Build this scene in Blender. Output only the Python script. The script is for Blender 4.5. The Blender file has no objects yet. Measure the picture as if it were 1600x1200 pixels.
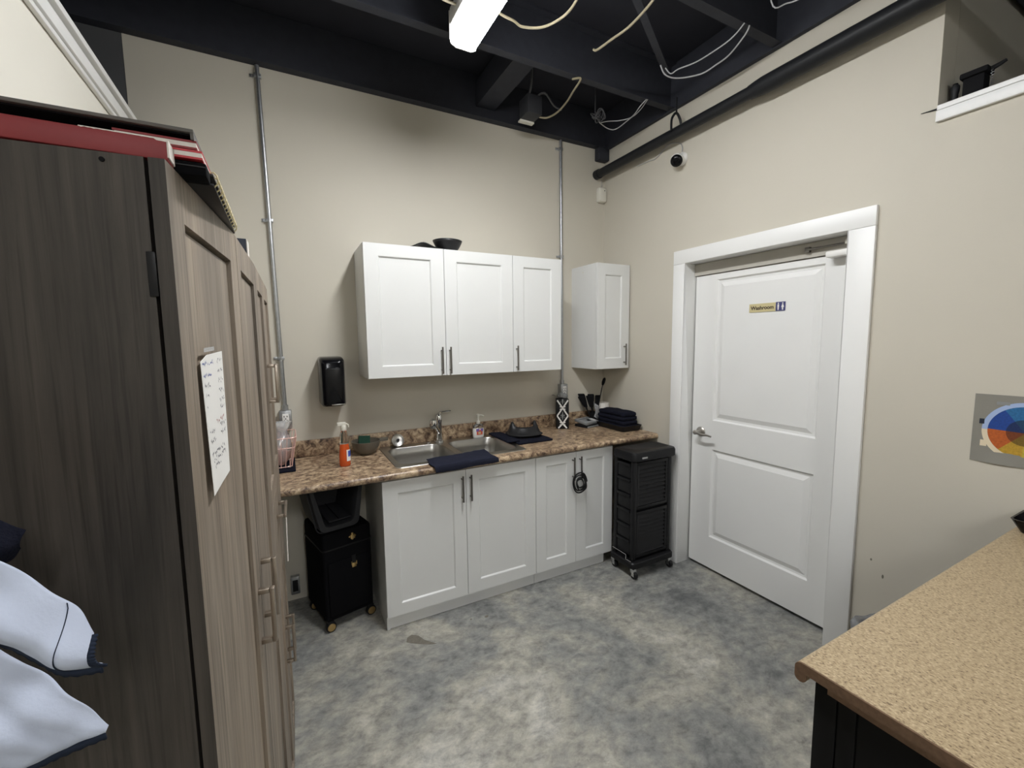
import bpy, bmesh, math, random
from mathutils import Vector, Matrix, noise
random.seed(7)
SC = bpy.context.scene
COL = SC.collection
PI = math.pi
R = math.radians

# ------------------------------------------------------------------ camera, world, exposure
cd = bpy.data.cameras.new('camera'); cam = bpy.data.objects.new('camera', cd); COL.objects.link(cam)
cd.sensor_width = 36.0; cd.lens = 672.62 / 1600 * 36; cd.clip_start = 0.02
YAW, PITCH, ROLL = 0.4842, 0.1001, -0.0122
f_ = Vector((math.sin(YAW) * math.cos(PITCH), math.cos(YAW) * math.cos(PITCH), -math.sin(PITCH)))
r_ = Vector((math.cos(YAW), -math.sin(YAW), 0)); u_ = r_.cross(f_)
rr = r_ * math.cos(ROLL) + u_ * math.sin(ROLL); uu = -r_ * math.sin(ROLL) + u_ * math.cos(ROLL)
cam.matrix_world = Matrix(((rr.x, uu.x, -f_.x, -2.4342), (rr.y, uu.y, -f_.y, -2.9311), (rr.z, uu.z, -f_.z, 1.6151), (0, 0, 0, 1)))
SC.camera = cam
w = bpy.data.worlds.new('world'); SC.world = w; w.use_nodes = True
w.node_tree.nodes['Background'].inputs[0].default_value = (0.9, 0.95, 1.0, 1)
w.node_tree.nodes['Background'].inputs[1].default_value = 0.02
LAMP = 60.0                                     # strength of the fluorescent lenses
SC.view_settings.view_transform = 'Standard'; SC.view_settings.look = 'None'
SC.view_settings.gamma = 1.0; SC.view_settings.use_curve_mapping = False
SC.view_settings.exposure = 0.72
SC.cycles.max_bounces = 10; SC.cycles.diffuse_bounces = 6

# ------------------------------------------------------------------ materials
def mat(name, color, rough=0.5, metal=0.0, spec=0.5, trans=0.0, emit=0.0, coat=0.0, noise_amt=0.0, noise_scale=20.0, bump=0.0, bump_scale=80.0, alpha=1.0, ecol=None):
    m = bpy.data.materials.new(name); m.use_nodes = True
    nt = m.node_tree; b = nt.nodes['Principled BSDF']
    b.inputs['Base Color'].default_value = (*color, 1); b.inputs['Roughness'].default_value = rough
    b.inputs['Metallic'].default_value = metal; b.inputs['Specular IOR Level'].default_value = spec
    b.inputs['Transmission Weight'].default_value = trans; b.inputs['Coat Weight'].default_value = coat
    b.inputs['Alpha'].default_value = alpha
    if emit:
        b.inputs['Emission Color'].default_value = (*(ecol or color), 1); b.inputs['Emission Strength'].default_value = emit
    tc = nt.nodes.new('ShaderNodeTexCoord')
    nz = nt.nodes.new('ShaderNodeTexNoise'); nz.inputs['Scale'].default_value = noise_scale; nz.inputs['Detail'].default_value = 5
    nt.links.new(tc.outputs['Object'], nz.inputs['Vector'])
    amt = noise_amt if noise_amt else 0.04
    mx = nt.nodes.new('ShaderNodeMix'); mx.data_type = 'RGBA'
    mx.inputs['A'].default_value = (*[c * (1 - amt) for c in color], 1)
    mx.inputs['B'].default_value = (*[min(1, c * (1 + amt)) for c in color], 1)
    nt.links.new(nz.outputs['Fac'], mx.inputs['Factor'])
    nt.links.new(mx.outputs['Result'], b.inputs['Base Color'])
    if bump:
        n2 = nt.nodes.new('ShaderNodeTexNoise'); n2.inputs['Scale'].default_value = bump_scale; n2.inputs['Detail'].default_value = 3
        nt.links.new(tc.outputs['Object'], n2.inputs['Vector'])
        bp = nt.nodes.new('ShaderNodeBump'); bp.inputs['Strength'].default_value = bump; bp.inputs['Distance'].default_value = 0.002
        nt.links.new(n2.outputs['Fac'], bp.inputs['Height']); nt.links.new(bp.outputs['Normal'], b.inputs['Normal'])
    return m

def ramp(nt, src, stops):
    r = nt.nodes.new('ShaderNodeValToRGB'); e = r.color_ramp.elements
    while len(e) < len(stops): e.new(0.5)
    for i, (p, c) in enumerate(stops):
        e[i].position = p; e[i].color = (*c, 1)
    nt.links.new(src, r.inputs['Fac']); return r.outputs['Color']

def tex(nt, scale, detail=6, rough=0.6, stretch=(1, 1, 1), dist=0.0, rot=(0, 0, 0)):
    tc = nt.nodes.new('ShaderNodeTexCoord'); mp = nt.nodes.new('ShaderNodeMapping')
    mp.inputs['Scale'].default_value = stretch; mp.inputs['Rotation'].default_value = rot
    nt.links.new(tc.outputs['Object'], mp.inputs['Vector'])
    n = nt.nodes.new('ShaderNodeTexNoise'); n.inputs['Scale'].default_value = scale; n.inputs['Detail'].default_value = detail
    n.inputs['Roughness'].default_value = rough; n.inputs['Distortion'].default_value = dist
    nt.links.new(mp.outputs['Vector'], n.inputs['Vector']); return n.outputs['Fac']

def mixc(nt, fac, a, b, mode='MIX'):
    mx = nt.nodes.new('ShaderNodeMix'); mx.data_type = 'RGBA'; mx.blend_type = mode
    if isinstance(fac, (int, float)): mx.inputs['Factor'].default_value = fac
    else: nt.links.new(fac, mx.inputs['Factor'])
    for k, v in (('A', a), ('B', b)):
        if isinstance(v, tuple): mx.inputs[k].default_value = (*v, 1)
        else: nt.links.new(v, mx.inputs[k])
    return mx.outputs['Result']

def concrete():
    m = bpy.data.materials.new('polished_concrete'); m.use_nodes = True; nt = m.node_tree; b = nt.nodes['Principled BSDF']
    big = ramp(nt, tex(nt, 1.7, 10, 0.68, dist=0.35), [(0.34, (.125, .13, .13)), (0.45, (.235, .238, .228)), (0.56, (.345, .332, .288)), (0.70, (.50, .49, .45))])
    fine = ramp(nt, tex(nt, 13, 10, 0.74, (1, 1.4, 1), 0.25, (0, 0, .5)), [(0.30, (.48, .48, .49)), (0.47, (.95, .95, .95)), (0.66, (1.42, 1.41, 1.36))])
    c = mixc(nt, 1.0, big, fine, 'MULTIPLY')
    sp = ramp(nt, tex(nt, 38, 4, 0.75), [(0.28, (.60, .58, .54)), (0.40, (1, 1, 1))])
    c = mixc(nt, 0.8, c, sp, 'MULTIPLY')
    sc = ramp(nt, tex(nt, 9, 8, 0.75, (1, 7, 1), 0.6, (0, 0, .9)), [(0.60, (0, 0, 0)), (0.72, (1, 1, 1))])
    c = mixc(nt, sc, c, mixc(nt, 1.0, c, (1.22, 1.22, 1.2), 'MULTIPLY'))
    nt.links.new(c, b.inputs['Base Color'])
    rg = ramp(nt, tex(nt, 5, 5), [(0.3, (.38, .38, .38)), (0.7, (.58, .58, .58))])
    nt.links.new(rg, b.inputs['Roughness'])
    return m

def wood(name, dark, mid, light, rough=0.5):
    m = bpy.data.materials.new(name); m.use_nodes = True; nt = m.node_tree; b = nt.nodes['Principled BSDF']
    g = ramp(nt, tex(nt, 42, 9, 0.7, (1, 1, 0.03), 0.6), [(0.30, dark), (0.48, mid), (0.70, light)])
    g2 = ramp(nt, tex(nt, 8, 5, 0.6, (1, 1, 0.10), 1.6), [(0.32, (.55, .55, .55)), (0.5, (1, 1, 1)), (0.68, (1.28, 1.26, 1.22))])
    c = mixc(nt, 1.0, g, g2, 'MULTIPLY')
    g3 = ramp(nt, tex(nt, 150, 3, 0.6, (1, 1, 0.025), 0.2), [(0.36, (.55, .53, .50)), (0.48, (1, 1, 1))])
    c = mixc(nt, 0.75, c, g3, 'MULTIPLY')
    nt.links.new(c, b.inputs['Base Color']); b.inputs['Roughness'].default_value = rough
    fine = tex(nt, 120, 4, 0.6, (1, 1, 0.02))
    bp = nt.nodes.new('ShaderNodeBump'); bp.inputs['Strength'].default_value = 0.25; bp.inputs['Distance'].default_value = 0.001
    nt.links.new(fine, bp.inputs['Height']); nt.links.new(bp.outputs['Normal'], b.inputs['Normal'])
    return m

def granite_laminate():
    m = bpy.data.materials.new('brown_granite_laminate'); m.use_nodes = True; nt = m.node_tree; b = nt.nodes['Principled BSDF']
    a = ramp(nt, tex(nt, 25, 10, 0.78, (1, 1.2, 1), 0.5), [(0.36, (.036, .024, .017)), (0.43, (.15, .096, .063)), (0.50, (.35, .255, .165)), (0.58, (.56, .44, .295)), (0.70, (.76, .64, .46))])
    bl = ramp(nt, tex(nt, 7, 5, 0.6, (1, 1, 1), 0.8), [(0.35, (.62, .55, .52)), (0.65, (1.1, 1.08, 1.05))])
    c = mixc(nt, 0.9, a, bl, 'MULTIPLY')
    nt.links.new(c, b.inputs['Base Color']); b.inputs['Roughness'].default_value = 0.33
    return m

def speckle_laminate():
    m = bpy.data.materials.new('beige_speckle_laminate'); m.use_nodes = True; nt = m.node_tree; b = nt.nodes['Principled BSDF']
    a = ramp(nt, tex(nt, 165, 4, 0.65, (1.6, 1, 1), 0.3, (0, 0, 0.5)), [(0.35, (.13, .085, .045)), (0.44, (.36, .27, .16)), (0.58, (.46, .355, .215)), (0.70, (.62, .51, .34))])
    nt.links.new(a, b.inputs['Base Color']); b.inputs['Roughness'].default_value = 0.42
    return m

M = {}
M['wall'] = mat('taupe_wall_paint', (.56, .525, .445), 0.7, noise_amt=0.03, noise_scale=3, bump=0.12, bump_scale=260)
M['wall_cream'] = mat('cream_wall_paint', (.68, .655, .58), 0.7, noise_amt=0.03, noise_scale=3)
M['primer'] = mat('pale_grey_primer', (.74, .73, .71), 0.8, noise_amt=0.05, noise_scale=3)
M['wall_dark'] = mat('dark_grey_wall_paint', (.075, .076, .08), 0.8, noise_scale=4)
M['trim'] = mat('white_trim_paint', (.80, .80, .785), 0.4, noise_amt=0.02, noise_scale=6)
M['door_white'] = mat('white_door_paint', (.78, .78, .765), 0.42, noise_amt=0.02, noise_scale=6, bump=0.08, bump_scale=90)
M['white_cab'] = mat('white_cabinet_foil', (.70, .705, .69), 0.38, noise_amt=0.02, noise_scale=8)
M['frame_beige'] = mat('beige_door_frame_paint', (.42, .40, .35), 0.6)
M['black_ceiling'] = mat('black_ceiling_paint', spec=0.2, color=(.028, .029, .037), rough=0.75, noise_amt=0.2, noise_scale=5)
M['joist'] = mat('black_painted_steel', spec=0.2, color=(.034, .036, .045), rough=0.6, noise_amt=0.2)
M['pipe_black'] = mat('black_drain_pipe_plastic', spec=0.25, color=(.014, .015, .017), rough=0.45)
M['concrete'] = concrete()
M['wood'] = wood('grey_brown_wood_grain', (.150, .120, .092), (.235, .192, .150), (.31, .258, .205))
M['wood_shaded'] = wood('shaded_grey_brown_wood_grain', (.024, .020, .016), (.047, .039, .032), (.072, .060, .049))  # same laminate as the fronts, with the shade of the side painted in
M['granite'] = granite_laminate()
M['speckle'] = speckle_laminate()
M['particle'] = mat('raw_particle_board', (.16, .095, .055), 0.8, noise_amt=0.35, noise_scale=120)
M['steel'] = mat('brushed_stainless_steel', (.46, .45, .425), 0.30, 1.0, bump=0.05, bump_scale=200)
M['chrome'] = mat('polished_chrome', (.75, .75, .75), 0.08, 1.0)
M['nickel'] = mat('brushed_nickel', (.42, .40, .37), 0.32, 1.0)
M['handle_dark'] = mat('dark_pewter_metal', (.20, .19, .175), 0.35, 1.0)
M['bronze'] = mat('satin_bronze_metal', (.40, .345, .29), 0.36, 1.0)
M['galv'] = mat('galvanised_steel', (.42, .43, .44), 0.38, 0.9, noise_amt=0.2, noise_scale=60)
M['black_gloss'] = mat('glossy_black_plastic', (.004, .004, .005), 0.14, spec=0.22)
M['black_plastic'] = mat('black_plastic', spec=0.22, color=(.011, .011, .012), rough=0.4)
M['black_matte'] = mat('matte_black', spec=0.1, color=(.008, .008, .009), rough=0.8)
M['black_fabric'] = mat('black_case_fabric', spec=0.05, color=(.006, .006, .007), rough=0.85, bump=0.3, bump_scale=400)
M['black_cab'] = mat('black_cabinet_board', spec=0.12, color=(.010, .010, .010), rough=0.45)
M['rubber'] = mat('black_rubber', spec=0.3, color=(.014, .014, .015), rough=0.42)
M['grey_plastic'] = mat('charcoal_grey_plastic', spec=0.3, color=(.030, .031, .035), rough=0.5)
M['gold'] = mat('brushed_gold_metal', (.62, .44, .20), 0.35, 1.0)
M['navy'] = mat('navy_terry_cloth', spec=0.1, color=(.018, .020, .034), rough=0.95, noise_amt=0.3, noise_scale=150, bump=0.9, bump_scale=350)
M['navy_dark'] = mat('dark_navy_terry_cloth', spec=0.1, color=(.009, .010, .018), rough=0.95, noise_amt=0.3, noise_scale=150, bump=0.9, bump_scale=350)
M['cape'] = mat('pale_blue_grey_cape_cloth', (.47, .52, .64), 0.8, noise_amt=0.05, noise_scale=30, bump=0.15, bump_scale=300)
M['cape_trim'] = mat('navy_cape_binding', spec=0.1, color=(.018, .024, .04), rough=0.9)
M['plastic_white'] = mat('white_plastic', (.78, .77, .74), 0.35)
M['plastic_ivory'] = mat('ivory_plastic', (.70, .68, .60), 0.4)
M['orange'] = mat('orange_cleaning_liquid', (.80, .13, .025), 0.12, trans=0.35)
M['clear'] = mat('clear_plastic', (.93, .93, .93), 0.08, trans=1.0)
M['film'] = mat('clear_plastic_film', (.85, .86, .87), 0.22, trans=0.75)
M['label_blue'] = mat('blue_label_print', (.05, .10, .45), 0.4)
M['label_red'] = mat('red_label_print', (.62, .10, .05), 0.4)
M['label_violet'] = mat('violet_label_print', (.16, .12, .38), 0.4)
M['stone_bowl'] = mat('grey_brown_stoneware', (.12, .105, .082), 0.35, noise_amt=0.15)
M['sponge'] = mat('dark_green_scouring_pad', (.012, .05, .03), 0.95, bump=1.0, bump_scale=200)
M['red'] = mat('red_card', (.23, .018, .021), 0.55, noise_amt=0.12)
M['red_bright'] = mat('bright_red_card', (.52, .03, .04), 0.5)
M['pages'] = mat('white_page_edges', (.75, .71, .66), 0.8, noise_amt=0.1, noise_scale=200)
M['grey_card'] = mat('grey_box_card', (.115, .108, .098), 0.7, noise_amt=0.1)
M['navy_card'] = mat('navy_card', (.012, .018, .035), 0.5)
M['paper'] = mat('white_paper', (.80, .79, .76), 0.8)
M['ink_blue'] = mat('blue_ink', (.16, .20, .42), 0.8)
M['ink_grey'] = mat('grey_ink', (.24, .24, .26), 0.8)
M['ink_red'] = mat('red_ink', (.42, .18, .17), 0.8)
M['copper_wire'] = mat('rose_coated_wire', (.80, .52, .46), 0.35, 0.2)
M['pink'] = mat('pink_translucent_plastic', (.75, .30, .22), 0.3, trans=0.3)
M['silver_dev'] = mat('silver_grey_plastic', (.27, .28, .28), 0.4, 0.2)
M['cable_yellow'] = mat('pale_yellow_cable_sheath', (.27, .235, .155), 0.5)
M['cable_white'] = mat('white_cable_sheath', (.40, .40, .41), 0.5)
M['cable_dim'] = mat('dark_grey_cable_sheath', (.06, .06, .065), 0.5)
M['sign_gold'] = mat('gold_sign_plate', (.62, .54, .30), 0.4, 0.2)
M['sign_ink'] = mat('dark_brown_sign_print', (.045, .028, .018), 0.6)
M['sign_navy'] = mat('navy_sign_print', (.045, .05, .16), 0.5)
M['poster_grey'] = mat('grey_poster_paper', (.235, .225, .195), 0.6)
M['scuff'] = mat('grey_scuff_mark', (.40, .40, .39), 0.7)
M['stain'] = mat('dark_floor_stain', (.165, .15, .12), 0.6, noise_amt=0.4, noise_scale=60)
M['lens'] = mat('lit_fluorescent_lens', (1.0, .985, .95), 0.4, emit=LAMP, ecol=(.975, .985, 1.0))
M['lens_side'] = mat('glowing_lens_edge', (1.0, .99, .97), 0.4, emit=LAMP * .06, ecol=(.975, .985, 1.0))
M['fixture'] = mat('white_fixture_enamel', (.80, .80, .78), 0.4)

# ------------------------------------------------------------------ building helpers
class MB:
    def __init__(s): s.v = []; s.f = []; s.mi = []; s.cur = 0
    def add(s, vs, fs):
        o = len(s.v); s.v += [tuple(p) for p in vs]; s.f += [tuple(i + o for i in q) for q in fs]; s.mi += [s.cur] * len(fs); return s
    def box(s, x0, x1, y0, y1, z0, z1, m=None):
        x0, x1 = sorted((x0, x1)); y0, y1 = sorted((y0, y1)); z0, z1 = sorted((z0, z1))
        vs = [Vector(p) for p in ((x0, y0, z0), (x1, y0, z0), (x1, y1, z0), (x0, y1, z0), (x0, y0, z1), (x1, y0, z1), (x1, y1, z1), (x0, y1, z1))]
        if m: vs = [m @ p for p in vs]
        return s.add(vs, [(0, 3, 2, 1), (4, 5, 6, 7), (0, 1, 5, 4), (1, 2, 6, 5), (2, 3, 7, 6), (3, 0, 4, 7)])
    def tube(s, pts, r, n=8, smooth=0, closed=False, caps=True):
        pts = [Vector(p) for p in pts]
        if smooth and len(pts) > 2: pts = crspline(pts, smooth, closed)
        rs = r if isinstance(r, list) else [r] * len(pts)
        if len(rs) != len(pts): rs = [rs[0] + (rs[-1] - rs[0]) * i / (len(pts) - 1) for i in range(len(pts))]
        N = len(pts); vs = []; up = None
        for i, p in enumerate(pts):
            if closed: t = pts[(i + 1) % N] - pts[i - 1]
            else: t = pts[min(i + 1, N - 1)] - pts[max(i - 1, 0)]
            t.normalize()
            if up is None:
                up = t.orthogonal().normalized()
            else:
                up = up - t * up.dot(t)
                up = up.normalized() if up.length > 1e-6 else t.orthogonal().normalized()
            b = t.cross(up)
            for k in range(n):
                a = 2 * PI * k / n
                vs.append(p + (up * math.cos(a) + b * math.sin(a)) * rs[i])
        fs = []
        for i in range(N if closed else N - 1):
            j = (i + 1) % N
            for k in range(n):
                k2 = (k + 1) % n
                fs.append((i * n + k, i * n + k2, j * n + k2, j * n + k))
        if caps and not closed:
            fs.append(tuple(range(n - 1, -1, -1))); fs.append(tuple((N - 1) * n + k for k in range(n)))
        return s.add(vs, fs)
    def lathe(s, prof, c=(0, 0, 0), n=24, sx=1, sy=1, m=None, cap0=True, cap1=True):
        vs = []
        for (r, z) in prof:
            for k in range(n):
                a = 2 * PI * k / n; p = Vector((c[0] + r * sx * math.cos(a), c[1] + r * sy * math.sin(a), c[2] + z))
                vs.append(m @ p if m else p)
        fs = [(i * n + k, i * n + (k + 1) % n, (i + 1) * n + (k + 1) % n, (i + 1) * n + k) for i in range(len(prof) - 1) for k in range(n)]
        if cap0: fs.append(tuple(range(n - 1, -1, -1)))
        if cap1: fs.append(tuple((len(prof) - 1) * n + k for k in range(n)))
        return s.add(vs, fs)
    def prism(s, poly, fn, t0, t1):
        n = len(poly); vs = [fn(p, t0) for p in poly] + [fn(p, t1) for p in poly]
        fs = [(i, (i + 1) % n, n + (i + 1) % n, n + i) for i in range(n)] + [tuple(range(n - 1, -1, -1)), tuple(range(n, 2 * n))]
        return s.add(vs, fs)
    def grid(s, fn, nu, nv):
        vs = [fn(i / nu, j / nv) for j in range(nv + 1) for i in range(nu + 1)]
        fs = [(j * (nu + 1) + i, j * (nu + 1) + i + 1, (j + 1) * (nu + 1) + i + 1, (j + 1) * (nu + 1) + i) for j in range(nv) for i in range(nu)]
        return s.add(vs, fs)
    def build(s, name, material, parent=None, bevel=0.0, seg=2, smooth=True, angle=35, local=False, solid=0.0, subsurf=0, weld=True):
        me = bpy.data.meshes.new(name)
        mats = material if isinstance(material, (list, tuple)) else [material]
        for k in mats: me.materials.append(M[k] if isinstance(k, str) else k)
        me.from_pydata([tuple(p) for p in s.v], [], s.f)
        for p, i in zip(me.polygons, s.mi): p.material_index = i
        bm = bmesh.new(); bm.from_mesh(me)
        if weld: bmesh.ops.remove_doubles(bm, verts=bm.verts, dist=1e-5)
        bmesh.ops.recalc_face_normals(bm, faces=bm.faces)
        if bevel:
            es = [e for e in bm.edges if len(e.link_faces) == 2 and e.calc_face_angle(0) > R(30)]
            bmesh.ops.bevel(bm, geom=es, offset=bevel, segments=seg, affect='EDGES', profile=0.5, clamp_overlap=True)
        if parent is not None and not local:
            bm.transform(base_of(parent).inverted())
        bm.to_mesh(me); bm.free()
        if smooth:
            for p in me.polygons: p.use_smooth = True
            me.set_sharp_from_angle(angle=R(angle))
        o = bpy.data.objects.new(name, me); COL.objects.link(o)
        if parent is not None: o.parent = parent
        if solid:
            md = o.modifiers.new('thickness', 'SOLIDIFY'); md.thickness = solid; md.offset = 0
        if subsurf:
            md = o.modifiers.new('smooth', 'SUBSURF'); md.levels = subsurf; md.render_levels = subsurf
        return o

def base_of(o):
    m = Matrix.Identity(4)
    while o is not None:
        m = o.matrix_basis @ m; o = o.parent
    return m

def crspline(pts, k, closed=False):
    out = []; N = len(pts); rng = range(N if closed else N - 1)
    for i in rng:
        p0 = pts[(i - 1) % N] if closed or i > 0 else pts[0]; p1 = pts[i]; p2 = pts[(i + 1) % N]
        p3 = pts[(i + 2) % N] if closed or i + 2 < N else pts[-1]
        for j in range(k):
            t = j / k
            out.append(0.5 * ((2 * p1) + (p2 - p0) * t + (2 * p0 - 5 * p1 + 4 * p2 - p3) * t * t + (3 * p1 - p0 - 3 * p2 + p3) * t ** 3))
    if not closed: out.append(pts[-1])
    return out

def thing(name, label, cat, loc=(0, 0, 0), rotz=0.0, group=None):
    o = bpy.data.objects.new(name, None); COL.objects.link(o); o.empty_display_size = 0.05
    o.location = loc; o.rotation_euler = (0, 0, rotz); o['label'] = label; o['category'] = cat
    if group: o['group'] = group
    return o

def tag(o, label, cat, group=None):
    o['label'] = label; o['category'] = cat
    if group: o['group'] = group
    return o

def struct(o): o['kind'] = 'structure'; return o

def dup(root, loc, rotz, label=None, group=None):
    r = root.copy(); COL.objects.link(r); r.location = loc; r.rotation_euler = (0, 0, rotz)
    if label: r['label'] = label
    if group: r['group'] = group
    for ch in [c for c in COL.objects if c.parent == root]:
        c = ch.copy(); COL.objects.link(c); c.parent = r
        for g in [k for k in COL.objects if k.parent == ch]:
            d = g.copy(); COL.objects.link(d); d.parent = c
    return r

def paneled(mb, W, H, T, holes, prof, fn, edge_mi=0):
    """slab of W x H, thickness T behind its front, with moulded panels; fn(u,v,d) -> point, d>0 outward"""
    us = sorted({0, W, *[h[0] for h in holes], *[h[1] for h in holes]}); vs_ = sorted({0, H, *[h[2] for h in holes], *[h[3] for h in holes]})
    inside = lambda u, v: any(h[0] < u < h[1] and h[2] < v < h[3] for h in holes)
    for i in range(len(us) - 1):
        for j in range(len(vs_) - 1):
            a, b, c, d = us[i], us[i + 1], vs_[j], vs_[j + 1]
            if not inside((a + b) / 2, (c + d) / 2):
                mb.add([fn(a, c, 0), fn(b, c, 0), fn(b, d, 0), fn(a, d, 0)], [(0, 1, 2, 3)])
    for h in holes:
        rings = []
        for (ins, dep) in [(0, 0)] + prof:
            a, b, c, d = h[0] + ins, h[1] - ins, h[2] + ins, h[3] - ins
            rings.append([fn(a, c, dep), fn(b, c, dep), fn(b, d, dep), fn(a, d, dep)])
        for q in range(len(rings) - 1):
            for k in range(4):
                mb.add([rings[q][k], rings[q][(k + 1) % 4], rings[q + 1][(k + 1) % 4], rings[q + 1][k]], [(0, 1, 2, 3)])
        mb.add(rings[-1], [(0, 1, 2, 3)])
    us2 = us; vs2 = vs_; mb.cur = edge_mi
    for a, b in zip(us2, us2[1:]):
        for v in (0, H): mb.add([fn(a, v, 0), fn(b, v, 0), fn(b, v, -T), fn(a, v, -T)], [(0, 1, 2, 3)])
    for c, d in zip(vs2, vs2[1:]):
        for u in (0, W): mb.add([fn(u, c, 0), fn(u, d, 0), fn(u, d, -T), fn(u, c, -T)], [(0, 1, 2, 3)])
    mb.add([fn(0, 0, -T), fn(W, 0, -T), fn(W, H, -T), fn(0, H, -T)], [(0, 1, 2, 3)])
    return mb

def rrect(x0, x1, y0, y1, r, n=5):
    out = []
    for cx, cy, a0 in ((x1 - r, y1 - r, 0), (x0 + r, y1 - r, 90), (x0 + r, y0 + r, 180), (x1 - r, y0 + r, 270)):
        for k in range(n + 1):
            a = R(a0 + 90 * k / n); out.append((cx + r * math.cos(a), cy + r * math.sin(a)))
    return out

def ringloft(mb, rings, cap0=True, cap1=True):
    n = len(rings[0]); vs = [p for r in rings for p in r]
    fs = [(i * n + k, i * n + (k + 1) % n, (i + 1) * n + (k + 1) % n, (i + 1) * n + k) for i in range(len(rings) - 1) for k in range(n)]
    if cap0: fs.append(tuple(range(n - 1, -1, -1)))
    if cap1: fs.append(tuple((len(rings) - 1) * n + k for k in range(n)))
    return mb.add(vs, fs)

def cloth_pad(x0, x1, y0, y1, z0, z1, seed=0, amp=0.004, nx=20, ny=12, r=None):
    """folded cloth: a soft rounded slab with uneven top and edges"""
    mb = MB(); h = z1 - z0; r = r or h * 0.5; rings = []
    for (ins, zz) in ((0.6, 0.0), (0.1, 0.12), (0.0, 0.5), (0.12, 0.85), (0.6, 1.0), (2.2, 1.02)):
        loop = rrect(x0 + ins * r, x1 - ins * r, y0 + ins * r, y1 - ins * r, min(0.02, r * 1.2), 4)
        dense = []
        for i in range(len(loop)):
            a = Vector((*loop[i], 0)); b = Vector((*loop[(i + 1) % len(loop)], 0)); k = max(1, int((b - a).length / 0.015))
            dense += [a.lerp(b, q / k) for q in range(k)]
        rings.append((dense, z0 + h * zz, zz))
    n = max(len(d) for d, _, _ in rings)
    out = []
    for d, z, zz in rings:
        L = [d[int(i * len(d) / n)] for i in range(n)]
        ring = []
        for p in L:
            q = noise.noise(Vector((p.x * 18 + seed * 7, p.y * 18, z * 12))) * amp
            q2 = noise.noise(Vector((p.x * 14 + seed * 3, p.y * 14, 5.0 + z * 20))) * amp
            ring.append(Vector((p.x + q2 * (1 if zz > 0 else 0), p.y + q * (1 if zz > 0 else 0), z + (q * 1.2 if zz > 0.3 else 0))))
        out.append(ring)
    ringloft(mb, out)
    return mb

# ------------------------------------------------------------------ the room
MBW = MB
o = struct(MB().box(-3.6, 2.6, -7.0, 0.14, -0.1, 0).build('floor', 'concrete', smooth=False))
# flat stains lying in the concrete
def blot(x, y, pts, name='stain', m='stain'):
    mb = MB(); n = len(pts); mb.add([(x + a, y + b, 0.0012) for a, b in pts] + [(x + a, y + b, -0.002) for a, b in pts], [tuple(range(n))] + [(i, (i + 1) % n, n + (i + 1) % n, n + i) for i in range(n)])
    return mb.build(name, m, o, smooth=False)
blot(-1.90, -0.73, [(-.03, .03), (.0, .045), (.03, .02), (.05, -.03), (.10, -.09), (.07, -.08), (.02, -.05), (-.02, -.02), (-.04, .0)])
blot(-1.47, -0.74, [(.012 * math.cos(a / 8 * 6.28), .009 * math.sin(a / 8 * 6.28)) for a in range(8)])
blot(-1.56, -0.72, [(.006 * math.cos(a / 8 * 6.28), .005 * math.sin(a / 8 * 6.28)) for a in range(8)])
blot(-1.72, -1.22, [(.010 * math.cos(a / 8 * 6.28), .007 * math.sin(a / 8 * 6.28)) for a in range(8)], 'pale_fleck', 'scuff')
blot(-1.70, -1.215, [(.008 * math.cos(a / 8 * 6.28), .006 * math.sin(a / 8 * 6.28)) for a in range(8)], 'pale_fleck', 'scuff')

struct(MB().box(-3.06, 0, 0, 0.14, 0, 3.45).build('wall_back', 'wall', smooth=False))
struct(MB().box(-5.2, -3.062, 0.0, 0.14, 0, 3.45).build('wall_back_left', 'wall_dark', smooth=False))
wr = MB()
wr.box(0, .137, -.835, 0, 0, 3.45); wr.box(0, .137, -1.828, -.835, 2.141, 3.45); wr.box(0, .137, -2.094, -1.828, 0, 3.45); wr.box(0, .137, -7.0, -2.094, 0, 2.49)
wall_right = struct(wr.build('wall_right', 'wall', smooth=False))
for (yy, zz, ry, rz) in ((-1.985, .55, .004, .006), (-2.034, .487, .004, .010)):
    MB().prism([(ry * math.cos(a), rz * math.sin(a)) for a in [2 * PI * k / 8 for k in range(8)]], lambda p, t, yy=yy, zz=zz: Vector((t, yy + p[0], zz + p[1])), -.0012, .002).build('scuff_mark', 'stain', wall_right, smooth=False)
struct(MB().box(.139, 2.6, -2.094, -1.95, 2.45, 3.45).build('wall_right_return', 'wall', smooth=False))
struct(MB().box(-3.16, -3.02, -7.0, -.001, 0, 2.6).build('wall_left', 'wall_cream', smooth=False))
struct(MB().box(-3.16, 0.14, -7.14, -7.001, 0, 3.45).build('wall_front', 'wall_cream', smooth=False))
# partition caps
cp = MB(); cp.box(-.012, .16, -6.99, -2.0955, 2.533, 2.553).box(-.018, -.0005, -6.99, -2.0955, 2.487, 2.530).box(.0, .137, -6.99, -2.0955, 2.491, 2.5325)
struct(cp.build('trim_1', 'trim', bevel=.003))
cp = MB(); cp.box(-3.17, -2.985, -6.99, -.005, 2.651, 2.676).box(-3.019, -2.997, -6.99, -.005, 2.590, 2.640).box(-3.16, -3.02, -6.99, -.005, 2.601, 2.65).box(-3.019, -3.004, -6.99, -.005, 2.568, 2.586)
struct(cp.build('trim_2', 'trim', bevel=.003))
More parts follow.
